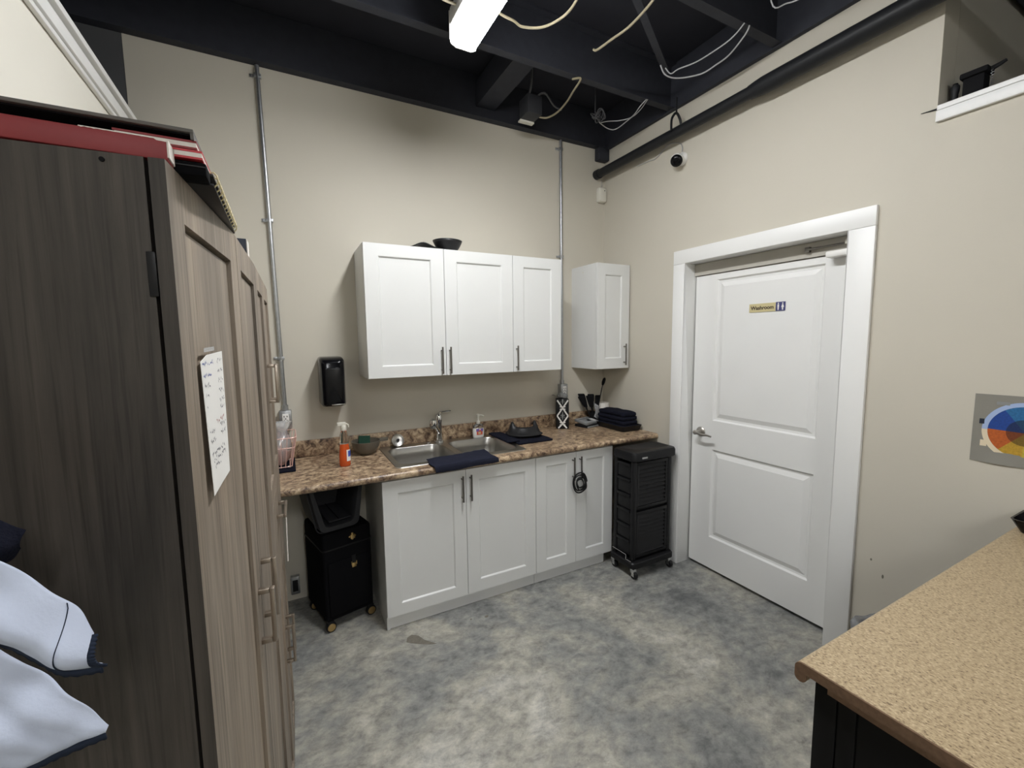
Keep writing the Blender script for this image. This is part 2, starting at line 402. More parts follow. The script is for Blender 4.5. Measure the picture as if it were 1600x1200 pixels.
# ceiling: black deck on black joists
ceil = struct(MB().box(-5.2, 2.6, -7.14, .14, 3.452, 3.55).build('ceiling', 'black_ceiling', smooth=False))
for k in range(9):
    y = -.69 - .715 * k
    j = MB(); j.box(-5.1, 2.5, y - .004, y + .004, 3.164, 3.44).box(-5.1, 2.5, y - .045, y + .004, 3.16, 3.166).box(-5.1, 2.5, y - .045, y + .004, 3.44, 3.45)
    j.build('joist', 'joist', ceil, smooth=False)
lg = MB(); lg.box(-5.1, -.003, -.012, -.002, 3.165, 3.45).box(-5.1, -.003, -.06, -.002, 3.158, 3.164); lg.build('ledger', 'joist', ceil, smooth=False)
lg = MB(); lg.box(-.010, -.002, -2.09, -.013, 3.158, 3.45).box(-.03, -.002, -2.09, -.065, 3.150, 3.157); lg.build('ledger', 'joist', ceil, smooth=False)
MB().box(-1.16, -1.02, -.64, -.02, 3.24, 3.40).build('blocking', 'joist', ceil, smooth=False)
MB().box(-.11, -.003, -.064, -.003, 3.06, 3.157).build('corner_bracket', 'joist', ceil, bevel=.008)
br = MB(); br.box(-.42, .42, -.018, .018, -.003, .003, Matrix.Translation((-.69, -1.17, 3.185)) @ Matrix.Rotation(R(31), 4, 'Z')); br.build('cross_brace', 'joist', ceil, smooth=False)

# ------------------------------------------------------------------ washroom door
D = thing('door_1', '', ''); del D['label']; del D['category']; D['kind'] = 'structure'; D.location = (0.05, -1.33, 0)
lf = paneled(MB(), .936, 2.011, .04, [(.160, .800, .222, .840), (.160, .800, 1.038, 1.974)], [(.009, -.012), (.022, -.013), (.050, -.002), (.056, -.002)],
             lambda u, v, d: Vector((.097 - d, -.862 - u, .024 + v)))
lf.build('door_leaf', 'door_white', D, smooth=False)
jb = MB(); jb.box(-.017, .137, -.853, -.834, 0, 2.139).box(-.017, .137, -1.827, -1.808, 0, 2.139).box(-.017, .137, -1.808, -.853, 2.119, 2.139)
jb.build('jamb', 'trim', D, bevel=.002)
MB().box(.085, .125, -1.806, -.855, 2.039, 2.117).build('transom_board', 'frame_beige', D, smooth=False)
MB().box(-.020, -.0005, -.849, -.762, 0, 2.119).build('casing', 'trim', D, bevel=.002)
MB().box(-.020, -.0005, -1.918, -1.812, 0, 2.119).build('casing', 'trim', D, bevel=.002)
MB().box(-.020, -.0005, -1.918, -.762, 2.120, 2.210).build('casing', 'trim', D, bevel=.002)
hd = MB()
mx = Matrix.Translation((.097, -.935, .972)) @ Matrix.Rotation(R(-90), 4, 'Y')
hd.lathe([(.034, 0), (.034, .006), (.028, .012), (.014, .016), (.012, .05), (.016, .055), (.016, .064), (.010, .068)], m=mx, n=20)
hd.build('handle_rose', 'nickel', D)
hd = MB(); hd.tube([(.036, -.925, .972), (.034, -.955, .970), (.034, -.99, .965), (.038, -1.03, .968), (.046, -1.055, .962)], [.010, .006], 10, 5); hd.build('door_lever', 'nickel', D)
cl = MB(); cl.box(.028, .082, -1.806, -1.690, 2.016, 2.046); cl.build('door_closer', 'plastic_white', D, bevel=.006)
cl = MB(); cl.box(.060, .070, -1.80, -1.575, 2.074, 2.084); cl.box(.062, .083, -1.595, -1.572, 2.065, 2.093); cl.build('closer_arm', 'handle_dark', D, bevel=.001)
cl = MB(); cl.lathe([(.004, 0), (.012, .003), (.012, .02), (.006, .028)], m=Matrix.Translation((.058, -1.775, 2.072)), n=12); cl.build('closer_knuckle', 'plastic_ivory', D)

# washroom sign
S = thing('washroom_sign', 'small gold plate reading Washroom with navy restroom figures, on the white door', 'sign', (.096, -1.36, 1.79))
MB().box(.0945, .0972, -1.412, -1.252, 1.768, 1.818).build('sign_plate', 'sign_gold', S, smooth=False)
MB().box(.0945, .0972, -1.466, -1.4125, 1.768, 1.819).build('pictogram_plate', 'sign_navy', S, smooth=False)
def text_mesh(body, size, material, parent, mtx, name):
    cu = bpy.data.curves.new(name, 'FONT'); cu.body = body; cu.size = size; cu.extrude = .0004; cu.align_x = 'CENTER'; cu.align_y = 'CENTER'; cu.offset = size * 0.03
    t = bpy.data.objects.new(name + '_src', cu); COL.objects.link(t)
    dg = bpy.context.evaluated_depsgraph_get(); me = bpy.data.meshes.new_from_object(t.evaluated_get(dg))
    bpy.data.objects.remove(t); me.name = name; me.materials.clear(); me.materials.append(M[material])
    me.transform(base_of(parent).inverted() @ mtx)
    ob = bpy.data.objects.new(name, me); COL.objects.link(ob); ob.parent = parent; return ob
FACE_X = Matrix(((0, 0, -1, 0), (-1, 0, 0, 0), (0, 1, 0, 0), (0, 0, 0, 1)))   # text facing -X, reading along -Y
text_mesh('Washroom', .030, 'sign_ink', S, Matrix.Translation((.0941, -1.332, 1.792)) @ FACE_X, 'sign_lettering')
for (yy, skirt) in ((-1.427, 0), (-1.452, 1)):
    p = MB(); x0, x1 = .0939, .0944
    p.prism([(yy + .0035 * math.cos(a), 1.8105 + .004 * math.sin(a)) for a in [2 * PI * k / 10 for k in range(10)]], lambda q, t: Vector((t, q[0], q[1])), x0, x1)
    ww = .0045 if not skirt else .003
    p.prism([(yy - ww, 1.805), (yy + ww, 1.805), (yy + (.0045 if not skirt else .008), 1.788), (yy - (.0045 if not skirt else .008), 1.788)], lambda q, t: Vector((t, q[0], q[1])), x0, x1)
    p.prism([(yy - .0038, 1.788), (yy + .0038, 1.788), (yy + .003, 1.773), (yy - .003, 1.773)], lambda q, t: Vector((t, q[0], q[1])), x0, x1)
    p.build('pictogram', 'plastic_white', S, smooth=False)

# ------------------------------------------------------------------ cabinets
def bar_handle(parent, x, z0, z1, yf, material='handle_dark', r=.0055, stand=.028):
    h = MB(); h.tube([(x, yf - stand, z0), (x, yf - stand, z1)], r, 10)
    for z in (z0 + .022, z1 - .022): h.tube([(x, yf + .001, z), (x, yf - stand, z)], r * .8, 8)
    return h.build('handle', material, parent)
def shaker(parent, x0, x1, z0, z1, yf, st, name='door', gap=.0015):
    p = paneled(MB(), x1 - x0 - 2 * gap, z1 - z0, .018, [(st[0], x1 - x0 - 2 * gap - st[1], st[2], z1 - z0 - st[3])], [(.004, -.001), (.010, -.009)],
                lambda u, v, d: Vector((x0 + gap + u, yf - d, z0 + v)))
    return p.build(name, 'white_cab', parent, smooth=False)
def wall_cab(label, x0, x1, z0, z1, yf, doors, handles, yb=-.001, holes=False):
    c = thing('wall_cabinet', label, 'cabinet', ((x0 + x1) / 2, -.16, z0))
    MB().box(x0 + .0005, x1 - .0005, yf + .0195, yb, z0, z1).build('body', 'white_cab', c, smooth=False)
    for (a, b, st), hx in zip(doors, handles):
        d = shaker(c, a, b, z0 + .001, z1 - .001, yf, st)
        bar_handle(d, hx, 1.415, 1.582, yf)
    if holes:
        for (yy, zz) in ((-.15, z1 - .05), (-.15, z0 + .05)):
            MB().lathe([(.006, 0), (.006, .0015)], m=Matrix.Translation((x0 + .0006, yy, zz)) @ Matrix.Rotation(R(-90), 4, 'Y'), n=10).build('screw_cover', 'plastic_ivory', c)
    return c
st = (.078, .078, .066, .068)
wall_cab('white two-door wall cabinet above the sink with shaker doors', -2.011, -1.055, 1.403, 2.182, -.335, [(-2.011, -1.534, st), (-1.534, -1.055, st)], (-1.565, -1.511))
wall_cab('white single-door wall cabinet between the two-door cabinet and the conduit', -1.0545, -.663, 1.403, 2.182, -.335, [(-1.0545, -.663, (.080, .078, .066, .068))], (-1.032,))
wall_cab('narrow white wall cabinet in the room corner beside the washroom door', -.332, -.012, 1.389, 2.190, -.327, [(-.332, -.012, (.075, .075, .078, .080))], (-.064,), holes=True)

def base_cab(label, x0, x1, doors, handles, left_panel):
    c = thing('base_cabinet', label, 'cabinet', ((x0 + x1) / 2, -.3, 0))
    bd = MB(); bd.box(x0 + .001, x0 + .017, -.586, -.002, .081, .874).box(x1 - .017, x1 - .001, -.586, -.002, .081, .874).box(x0 + .0175, x1 - .0175, -.586, -.002, .081, .097)
    bd.box(x0 + .0175, x1 - .0175, -.008, -.002, .0975, .874).box(x0 + .0175, x1 - .0175, -.586, -.570, .84, .874); bd.build('body', 'white_cab', c, smooth=False)
    MB().box(x0 + (.018 if left_panel else .001), x1 - (.001 if left_panel else .05), -.575, -.02, 0, .080).build('toe_kick', 'white_cab', c, smooth=False)
    if left_panel: MB().box(x0 + .001, x0 + .0175, -.585, -.02, 0, .0805).build('side_panel', 'white_cab', c, smooth=False)
    for (a, b, st), hx in zip(doors, handles):
        d = shaker(c, a, b, .083, .862, -.606, st); bar_handle(d, hx, .675, .832, -.606)
    return c
b1 = base_cab('white two-door base cabinet under the steel sink', -2.012, -1.047, [(-2.012, -1.528, (.078, .072, .064, .070)), (-1.528, -1.047, (.078, .072, .072, .070))], (-1.555, -1.502), True)
b2 = base_cab('white two-door base cabinet beside the black trolley, cord on its handle', -1.046, -.408, [(-1.046, -.727, (.075, .072, .072, .062)), (-.727, -.408, (.080, .074, .072, .058))], (-.758, -.700), False)
# pale scuffs on the right sink door
sc = MB(); random.seed(3)
for (x, z, l, a) in ((-1.33, .70, .06, 1.9), (-1.28, .68, .08, 1.6), (-1.24, .66, .05, 1.2), (-1.38, .70, .04, .2), (-1.20, .70, .03, 2.2), (-1.36, .62, .012, .3), (-1.27, .61, .02, .9)):
    dx, dz = math.cos(a) * l / 2, math.sin(a) * l / 2; nx, nz = -math.sin(a) * .0022, math.cos(a) * .0022
    sc.add([(x - dx, -.5967, z - dz), (x + nx, -.5967, z + nz), (x + dx, -.5967, z + dz), (x - nx, -.5967, z - nz)], [(0, 1, 2, 3)])
so = sc.build('scuffs', 'scuff', [k for k in COL.objects if k.parent == b1 and k.name.startswith('door')][1], smooth=False); so['kind'] = 'stuff'

# ------------------------------------------------------------------ worktop, sink, faucet
W = thing('countertop', 'brown granite-look laminate countertop with backsplash along the back wall', 'countertop', (-1.5, -.3, .876))
def nose(y0, y1, z0, z1, r, n=6):
    pts = [(y1, z0), (y1, z1)]
    for k in range(n + 1):
        a = R(90 + 90 * k / n); pts.append((y0 + r + r * math.cos(a), z1 - r + r * math.sin(a)))
    for k in range(n + 1):
        a = R(180 + 90 * k / n); pts.append((y0 + r + r * math.cos(a), z0 + r + r * math.sin(a)))
    return pts
fx = lambda p, t: Vector((t, p[0], p[1]))
ct = MB()
ct.prism(nose(-.645, -.002, .876, .914, .017), fx, -3.018, -1.90); ct.prism(nose(-.645, -.002, .876, .914, .017), fx, -1.10, -.006)
ct.prism(nose(-.645, -.530, .876, .914, .017), fx, -1.90, -1.10); ct.box(-1.90, -1.10, -.085, -.002, .876, .914)
ct.build('worktop', 'granite', W, weld=False)
MB().box(-3.018, -.006, -.021, -.002, .9145, 1.016).build('backsplash', 'granite', W, bevel=.003)

K = thing('sink', 'double-bowl stainless steel sink set into the brown countertop', 'sink', (-1.5, -.3, .914))
bm = bmesh.new()
outer = [bm.verts.new((x, y, .9175)) for x, y in rrect(-1.918, -1.082, -.562, -.030, .03)]
loops = [outer]; bowls = []
for (x0, x1) in ((-1.885, -1.520), (-1.478, -1.112)):
    L = [bm.verts.new((x, y, .9175)) for x, y in rrect(x0, x1, -.512, -.108, .07, 7)]; loops.append(L); bowls.append((x0, x1, L))
es = []
for L in loops:
    for i in range(len(L)): es.append(bm.edges.new((L[i], L[(i + 1) % len(L)])))
bmesh.ops.triangle_fill(bm, use_beauty=True, use_dissolve=False, edges=es)
skirt = [bm.verts.new((v.co.x + (-.002 if v.co.x < -1.5 else .002), v.co.y + (-.002 if v.co.y < -.3 else .002), .9142)) for v in outer]
for i in range(len(outer)): bm.faces.new((outer[i], outer[(i + 1) % len(outer)], skirt[(i + 1) % len(outer)], skirt[i]))
for x0, x1, L in bowls:
    prev = L
    for ins, z, r in ((.004, .912, .068), (.010, .86, .066), (.014, .79, .064), (.03, .762, .06), (.075, .752, .05), (.13, .749, .03)):
        q = [bm.verts.new((x, y, z)) for x, y in rrect(x0 + ins, x1 - ins, -.512 + ins, -.108 - ins, r, 7)]
        for i in range(len(q)): bm.faces.new((prev[i], prev[(i + 1) % len(q)], q[(i + 1) % len(q)], q[i]))
        prev = q
    bm.faces.new(prev)
bmesh.ops.recalc_face_normals(bm, faces=bm.faces)
me = bpy.data.meshes.new('basin'); bm.transform(Matrix.Translation((1.5, .3, -.914))); bm.to_mesh(me); bm.free(); me.materials.append(M['steel'])
for p in me.polygons: p.use_smooth = True
me.set_sharp_from_angle(angle=R(40))
so = bpy.data.objects.new('basin', me); COL.objects.link(so); so.parent = K
if sum(p.normal.z * p.area for p in me.polygons) < 0: me.flip_normals()
for cx in (-1.70, -1.295):
    MB().lathe([(.045, 0), (.043, .004), (.03, .003), (.028, -.0)], c=(cx, -.31, .7495), n=20).build('drain', 'chrome', K)

F = thing('faucet', 'chrome single-lever faucet behind the sink bowls', 'faucet', (-1.511, -.068, .918))
fb = MB(); fb.lathe([(.034, 0), (.034, .006), (.024, .018), (.021, .06), (.022, .13), (.025, .155), (.024, .18), (.016, .196), (.004, .20)], c=(-1.511, -.068, .918), n=20); fb.build('faucet_body', 'chrome', F)
fb = MB(); fb.tube([(-1.513, -.072, .985), (-1.535, -.11, 1.015), (-1.565, -.155, 1.05), (-1.582, -.18, 1.07)], [.016, .013], 12, 5); fb.build('spout', 'chrome', F)
fb = MB(); mx = Matrix.Translation((-1.586, -.186, 1.040))
fb.lathe([(.012, -.004), (.020, .0), (.025, .015), (.028, .035), (.024, .055), (.012, .066), (.003, .068)], m=mx, n=18); fb.build('spray_head', 'chrome', F)
fb = MB(); fb.tube([(-1.508, -.068, 1.115), (-1.49, -.07, 1.126), (-1.46, -.075, 1.130), (-1.425, -.08, 1.132)], [.010, .005], 10, 4); fb.build('lever', 'chrome', F)
so = MB().lathe([(.020, 0), (.020, .006), (.006, .010)], c=(-1.59, -.066, .918), n=14).build('hole_cover', 'chrome'); so.location = (0, 0, 0)
tag(so, 'small chrome hole cover left of the faucet on the sink rim', 'hole cover')
T = thing('sink_strainer', 'round chrome sink strainer leaning on the backsplash left of the faucet', 'strainer', (-1.795, -.035, .92))
mx = Matrix.Translation((-1.795, -.052, .957)) @ Matrix.Rotation(R(68), 4, 'X')
MB().lathe([(.040, .004), (.043, .006), (.040, .010), (.034, .008), (.030, -.006), (.028, -.012), (.012, -.013)], m=mx, n=28).build('cup', 'steel', T)
MB().lathe([(.008, -.013), (.008, .008), (.010, .010), (.010, .018), (.004, .02)], m=mx, n=14).build('knob', 'black_plastic', T)
sp = MB()
for k in range(12):
    a = 2 * PI * k / 12
    sp.lathe([(.0022, 0), (.0022, .0012)], m=mx @ Matrix.Translation((.021 * math.cos(a), .021 * math.sin(a), -.0125)), n=6)
q = sp.build('perforations', 'black_matte', T); q['kind'] = 'stuff'

# ------------------------------------------------------------------ things on the countertop
# orange spray bottle
B = thing('spray_bottle', 'orange cleaner in a clear pump bottle at the left of the sink', 'bottle', (-2.163, -.352, .9145))
c = (-2.163, -.352, .915)
MB().lathe([(.026, 0), (.030, .005), (.030, .06), (.026, .10), (.0235, .128)], c=c, n=24, sy=.75).build('liquid', 'orange', B)
MB().lathe([(.0245, .1285), (.0235, .15), (.022, .18), (.016, .196), (.013, .204)], c=c, n=24, sy=.75).build('bottle_neck', 'clear', B)
q = MB(); q.lathe([(.016, .2045), (.017, .226), (.014, .236)], c=c, n=16)
q.box(-2.195, -2.15, -.364, -.340, 1.150, 1.166); q.tube([(-2.150, -.352, 1.158), (-2.138, -.352, 1.152), (-2.136, -.352, 1.135)], .004, 8)
q.build('spray_head', 'plastic_ivory', B, bevel=.002)
lb = MB(); lb.grid(lambda u, v: Vector((c[0] + .0306 * math.cos(R(-75 + 95 * u)), c[1] + .0306 * .75 * math.sin(R(-75 + 95 * u)), c[2] + .03 + .065 * v)), 10, 2); lb.build('label', 'plastic_white', B)
lb = MB(); lb.grid(lambda u, v: Vector((c[0] + .031 * math.cos(R(-60 + 75 * u)), c[1] + .031 * .75 * math.sin(R(-60 + 75 * u)), c[2] + .055 + .033 * v)), 10, 2); lb.build('label_print', 'label_blue', B)
# bowl and sponge
B = thing('bowl', 'grey-brown stoneware bowl holding a green pad, left of the sink', 'bowl', (-2.012, -.135, .9145))
MB().lathe([(.035, 0), (.040, .004), (.062, .02), (.080, .05), (.089, .085), (.086, .086), (.076, .05), (.058, .024), (.03, .012), (.003, .011)], c=(-2.012, -.135, .9148), n=36, cap0=True).build('body', 'stone_bowl', B)
MB().box(-.03, .03, -.008, .008, -.012, .012, Matrix.Translation((-1.90, -.12, .992)) @ Matrix.Rotation(R(8), 4, 'Z')).build('bowl_handle', 'stone_bowl', B, bevel=.006)
q = MB(); q.box(-.035, .035, -.013, .013, -.045, .045, Matrix.Translation((-2.020, -.118, .982)) @ Matrix.Rotation(R(-14), 4, 'X') @ Matrix.Rotation(R(5), 4, 'Y'))
tag(q.build('scouring_pad', 'sponge', bevel=.004), 'dark green scouring pad standing in the stoneware bowl', 'sponge')
# soap dispenser
B = thing('soap_dispenser', 'white pump soap bottle with a colourful label behind the right sink bowl', 'soap bottle', (-1.212, -.066, .918))
c = (-1.212, -.068, .9182)
MB().lathe([(.040, 0), (.043, .004), (.045, .045), (.042, .066)], c=c, n=24, sy=.62).build('body', 'plastic_white', B)
MB().lathe([(.0425, .0665), (.036, .084), (.024, .094), (.014, .098)], c=c, n=24, sy=.62).build('shoulder', 'clear', B)
q = MB(); q.lathe([(.014, .0985), (.015, .115), (.010, .118), (.006, .122), (.006, .150), (.012, .153), (.012, .166), (.004, .169)], c=c, n=16); q.tube([(c[0], c[1], c[2] + .160), (c[0] + .02, c[1] - .015, c[2] + .162), (c[0] + .035, c[1] - .026, c[2] + .154)], .005, 8); q.build('pump', 'plastic_ivory', B)
for (a0, a1, z0, z1, mm) in ((-120, -60, .020, .055, 'label_red'), (-125, -95, .044, .064, 'label_violet'), (-80, -50, .044, .064, 'label_violet'), (-105, -80, .026, .042, 'sign_gold')):
    e = .0455 if mm != 'sign_gold' else .046
    q = MB(); q.grid(lambda u, v: Vector((c[0] + e * math.cos(R(a0 + (a1 - a0) * u)), c[1] + e * .62 * math.sin(R(a0 + (a1 - a0) * u)) - .0004, c[2] + z0 + (z1 - z0) * v)), 8, 1); q.build('label_print', mm, B)
# towels
def draped():
    mb = MB(); nx, ny = 28, 22
    def pt(u, v, top):
        s = v * .205; yf = -.652
        x = -1.735 + .392 * u + .006 * math.sin(7 * v + 1)
        y = -.482 - s + .030 * u * (1 - v) - .012 * (1 - u)
        z = .921 + .003 * noise.noise(Vector((x * 9, y * 9, 1)))
        if y < yf:
            e = yf - y; y = yf - .006 - .010 * (1 - math.exp(-e * 60)); z = z - e * .75
        elif y < yf + .03: z -= .004 * (1 - (y - yf) / .03)
        t = .011 if top else 0
        edge = min(u, 1 - u, v, 1 - v); t *= min(1, .35 + edge * 9)
        return Vector((x, y - (t * .5 if y < yf else 0), z + t + (.003 * noise.noise(Vector((x * 22, y * 22, 4))) if top else 0)))
    n0 = len(mb.v); mb.grid(lambda u, v: pt(u, v, True), nx, ny); mb.grid(lambda u, v: pt(u, v, False), nx, ny)
    A = (nx + 1) * (ny + 1); rim = [i for i in range(nx + 1)] + [j * (nx + 1) + nx for j in range(1, ny + 1)] + [ny * (nx + 1) + i for i in range(nx - 1, -1, -1)] + [j * (nx + 1) for j in range(ny - 1, 0, -1)]
    for a, b in zip(rim, rim[1:] + rim[:1]): mb.f.append((a, b, A + b, A + a)); mb.mi.append(0)
    return mb
tag(draped().build('hand_towel', 'navy', angle=60), 'navy hand towel draped over the front rim of the sink', 'towel')
T = thing('folded_towel', 'navy folded towel lying flat right of the sink under a black collar', 'towel', (-.95, -.26, .918))
cloth_pad(-1.075, -.80, -.435, -.10, .9145, .929, 2, .003).build('towel_body', 'navy_dark', T, angle=60)
cloth_pad(-1.145, -1.045, -.40, -.09, .9305, .944, 5, .004).build('turned_edge', 'navy_dark', T, angle=60)
# neck collars
def collar_mesh():
    mb = MB(); n = 40
    def pt(u, v):
        a = R(-205 + 230 * u)                       # horseshoe open to +Y
        ear = math.exp(-((abs(u - .5) * 2 - .80) / .20) ** 2)
        ri, ro = .062, .128 - .02 * ear
        r = ri + (ro - ri) * v
        z = .050 * (1 - v) ** 1.6 + .055 * ear * math.sin(PI * min(1, v * 1.2 + .1)) + .004
        return Vector((r * math.cos(a) * 1.15, r * math.sin(a), z))
    mb.grid(pt, n, 8); return mb
def collar(label, loc, rotz, rotx=0, roty=0, scale=1.0):
    ob = collar_mesh().build('neck_collar', 'rubber', angle=60, solid=.005)
    ob.location = loc; ob.rotation_euler = (rotx, roty, rotz); ob.scale = (scale,) * 3
    return tag(ob, label, 'collar')
collar('black rubber neck collar lying on the navy towel right of the sink', (-.925, -.235, .944), R(-14))
# on the cabinet top: a flat wing and a flared bowl-shaped collar
def collar_top():
    mb = MB()
    def bowl(u, v):
        a = R(-200 + 220 * u); r = .035 + .050 * v ** .8; z = .006 + .070 * v ** 1.5
        return Vector((r * math.cos(a) * 1.1, r * math.sin(a), z))
    mb.grid(bowl, 28, 6)
    def wing(u, v):
        x = -.03 - .25 * u; wd = .05 + .035 * math.sin(PI * min(1, u * 1.1)); z = .010 + .028 * math.exp(-((u - .62) / .22) ** 2) - .006 * u
        return Vector((x, (v - .5) * 2 * wd, z))
    mb.grid(wing, 18, 6)
    return mb
ob = collar_top().build('neck_collar', 'rubber', angle=60, solid=.006); ob.location = (-1.46, -.205, 2.186)
tag(ob, 'black rubber collar with a flared end lying on top of the white wall cabinet', 'collar')

# patterned canister with silver lid
B = thing('patterned_canister', 'tall black canister with a white lattice pattern and grey top at the back wall', 'canister', (-.494, -.100, .9145), R(-30))
MB().box(-.050, .050, -.046, .046, .0005, .237).build('body', 'black_plastic', B, bevel=.006, local=True)
pt = MB()
def strip(a, b, wd, e=0):
    (x0, z0), (x1, z1) = a, b; dx, dz = x1 - x0, z1 - z0; l = math.hypot(dx, dz); nx, nz = -dz / l * wd, dx / l * wd
    pt.add([(p_, -.0466 - e, q_) for p_, q_ in ((x0 + nx, z0 + nz), (x1 + nx, z1 + nz), (x1 - nx, z1 - nz), (x0 - nx, z0 - nz))], [(0, 1, 2, 3)])
for zc_ in (.042, .167):
    for sx_ in (1, -1):
        for sz_ in (1, -1):
            zt_ = zc_ + sz_ * .0625
            if zt_ < 0: strip((0, zc_), (sx_ * .034, .006), .0058)
            else: strip((0, zc_), (sx_ * .043, zt_), .0058)
            strip((sx_ * .010, zc_ + sz_ * .006), (sx_ * .022, zc_ + sz_ * .012), .004, .0002); strip((sx_ * .016, zc_ + sz_ * .004), (sx_ * .016, zc_ + sz_ * .022), .003, .0002)
pt.build('lattice_print', 'plastic_white', B, smooth=False, local=True)['kind'] = 'stuff'
pt = MB()
for zc_ in (.1045, .228, -.02):
    for ox, oz, hw in ((0, 0, .010), (0, .016, .007), (0, -.016, .007), (.012, .004, .006), (-.012, .004, .006), (0, .028, .004), (0, -.028, .004), (.014, -.012, .004), (-.014, -.012, .004)):
        if .012 < zc_ + oz < .230: strip((ox, zc_ + oz - hw), (ox, zc_ + oz + hw), hw * .55, .0001)
pt.build('damask_print', 'silver_dev', B, smooth=False, local=True)['kind'] = 'stuff'
q = MB(); random.seed(5)
for k in range(7):
    a = k * .9; q.lathe([(.004, 0), (.016, .010), (.019, .026), (.010, .038), (.003, .040)], c=(.026 * math.cos(a), .022 * math.sin(a), .236 + .004 * (k % 3)), n=9, sx=1.1)
q.build('crumpled_top', 'silver_dev', B, local=True)
q = MB(); q.grid(lambda u, v: Vector((-.042 - .05 * u, -.03 + .03 * (v - .5) * math.sin(PI * u + .2), .250 + .02 * math.sin(2.4 * u))), 6, 2); q.build('grey_leaf', 'grey_plastic', B, local=True)

# card reader and case beneath it
B = thing('flat_case', 'flat silver-edged black case lying under a grey desk device', 'case', (-.262, -.135, .9145), R(14))
MB().box(-.102, .068, -.072, .055, .0005, .022).build('case_body', 'black_plastic', B, bevel=.003, local=True)
MB().box(-.100, .066, -.076, -.0725, .002, .014).build('silver_edge', 'silver_dev', B, local=True, bevel=.001)
B = thing('desk_device', 'grey flat desk device with a small screen, beside the canister', 'desk device', (-.263, -.132, .938), R(14))
mt = Matrix.Translation((0, 0, .018)) @ Matrix.Rotation(R(9), 4, 'X')
MB().box(-.096, .064, -.066, .062, -.012, .010, mt).build('device_body', 'silver_dev', B, bevel=.005, local=True)
MB().box(-.030, .006, -.030, -.002, .0102, .0115, mt).build('screen', 'black_gloss', B, local=True)
for k in range(3): MB().box(.018 + .014 * k, .023 + .014 * k, -.052, .010 - .004 * k, .0102, .0118, mt).build('line', 'plastic_white', B, local=True)
MB().box(-.092, .060, .020, .024, .0102, .0118, mt).build('groove', 'black_plastic', B, local=True)
# cup of tint brushes
c = (-.152, -.072, .9145)
B = thing('brush_cup', 'black cup holding tint brushes in the counter corner', 'cup', c)
MB().lathe([(.030, 0), (.033, .003), (.041, .095), (.038, .095), (.030, .008), (.003, .007)], c=(c[0], c[1], c[2] + .0005), n=24).build('cup_body', 'black_plastic', B)
def tint_brush(label, tip, foot, wd, group='tint brushes in the black cup'):
    t = thing('tint_brush', label, 'brush', foot, 0, group)
    f, p = Vector(foot), Vector(tip); d = (p - f).normalized(); side = Vector((0.9, -.45, 0)).normalized(); k = p - d * .105
    MB().tube([f, f.lerp(k, .5), k], [.004, .006], 8).build('brush_handle', 'black_plastic', t)
    m_ = MB(); th = side.cross(d).normalized() * .005
    vs = []
    for (q, ww) in ((k, wd * .5), (k + d * .03, wd * .75), (p - d * .012, wd), (p, wd * .92)):
        vs += [q - side * ww - th, q + side * ww - th, q + side * ww + th, q - side * ww + th]
    fs = [(0, 1, 2, 3), (12, 15, 14, 13)] + [(4 * i + a, 4 * i + (a + 1) % 4, 4 * i + 4 + (a + 1) % 4, 4 * i + 4 + a) for i in range(3) for a in range(4)]
    m_.add(vs, fs); m_.build('bristles', 'black_matte', t, bevel=.002); return t
for i, (tip, foot, wd) in enumerate((((-.292, -.080, 1.150), (-.172, -.076, .932), .029), ((-.264, -.040, 1.168), (-.166, -.062, .932), .029), ((-.236, -.115, 1.158), (-.160, -.088, .932), .029),
                         ((-.198, -.082, 1.165), (-.154, -.072, .932), .026), ((-.160, -.040, 1.158), (-.146, -.056, .932), .026), ((-.112, -.075, 1.150), (-.134, -.070, .932), .024))):
    tint_brush(('leftmost', 'second from left', 'third from left', 'fourth from left', 'fifth from left', 'rightmost')[i] + ' flat black tint brush in the corner cup', tip, foot, wd)
t = thing('long_handled_brush', 'tall slim black brush with a rounded tip, standing above the corner cup', 'brush', (-.138, -.086, .93))
MB().tube([(-.142, -.092, .932), (-.130, -.112, 1.10), (-.113, -.135, 1.245)], [.005, .004], 8).build('brush_handle', 'black_plastic', t)
MB().tube([(-.1135, -.134, 1.240), (-.111, -.140, 1.262), (-.107, -.148, 1.290), (-.105, -.152, 1.302)], [.008, .014, .013, .005], 10).build('brush_head', 'black_matte', t)
q = MB(); q.grid(lambda u, v: Vector((-.205 + .05 * u + .008 * math.sin(6 * v), -.138 - .012 * math.sin(5 * u + 3 * v), .985 + .13 * v - .05 * u)), 8, 10)
tag(q.build('plastic_wrapper', 'film', angle=60, solid=.001), 'crinkled clear plastic wrapper tucked against the brush cup', 'wrapper')
q = thing('paper_roll', 'grey-white paper roll standing behind the stack of navy towels', 'roll', (-.055, -.075, .9145))
MB().lathe([(.016, .0), (.048, .0), (.050, .004), (.050, .165), (.048, .169), (.018, .169), (.016, .165)], c=(-.056, -.075, .915), n=28, cap0=False, cap1=False).build('paper', 'pages', q)
MB().lathe([(.0158, .001), (.0158, .1665), (.0138, .1665), (.0138, .001)], c=(-.056, -.075, .915), n=20, cap0=False, cap1=False).build('core', 'particle', q)
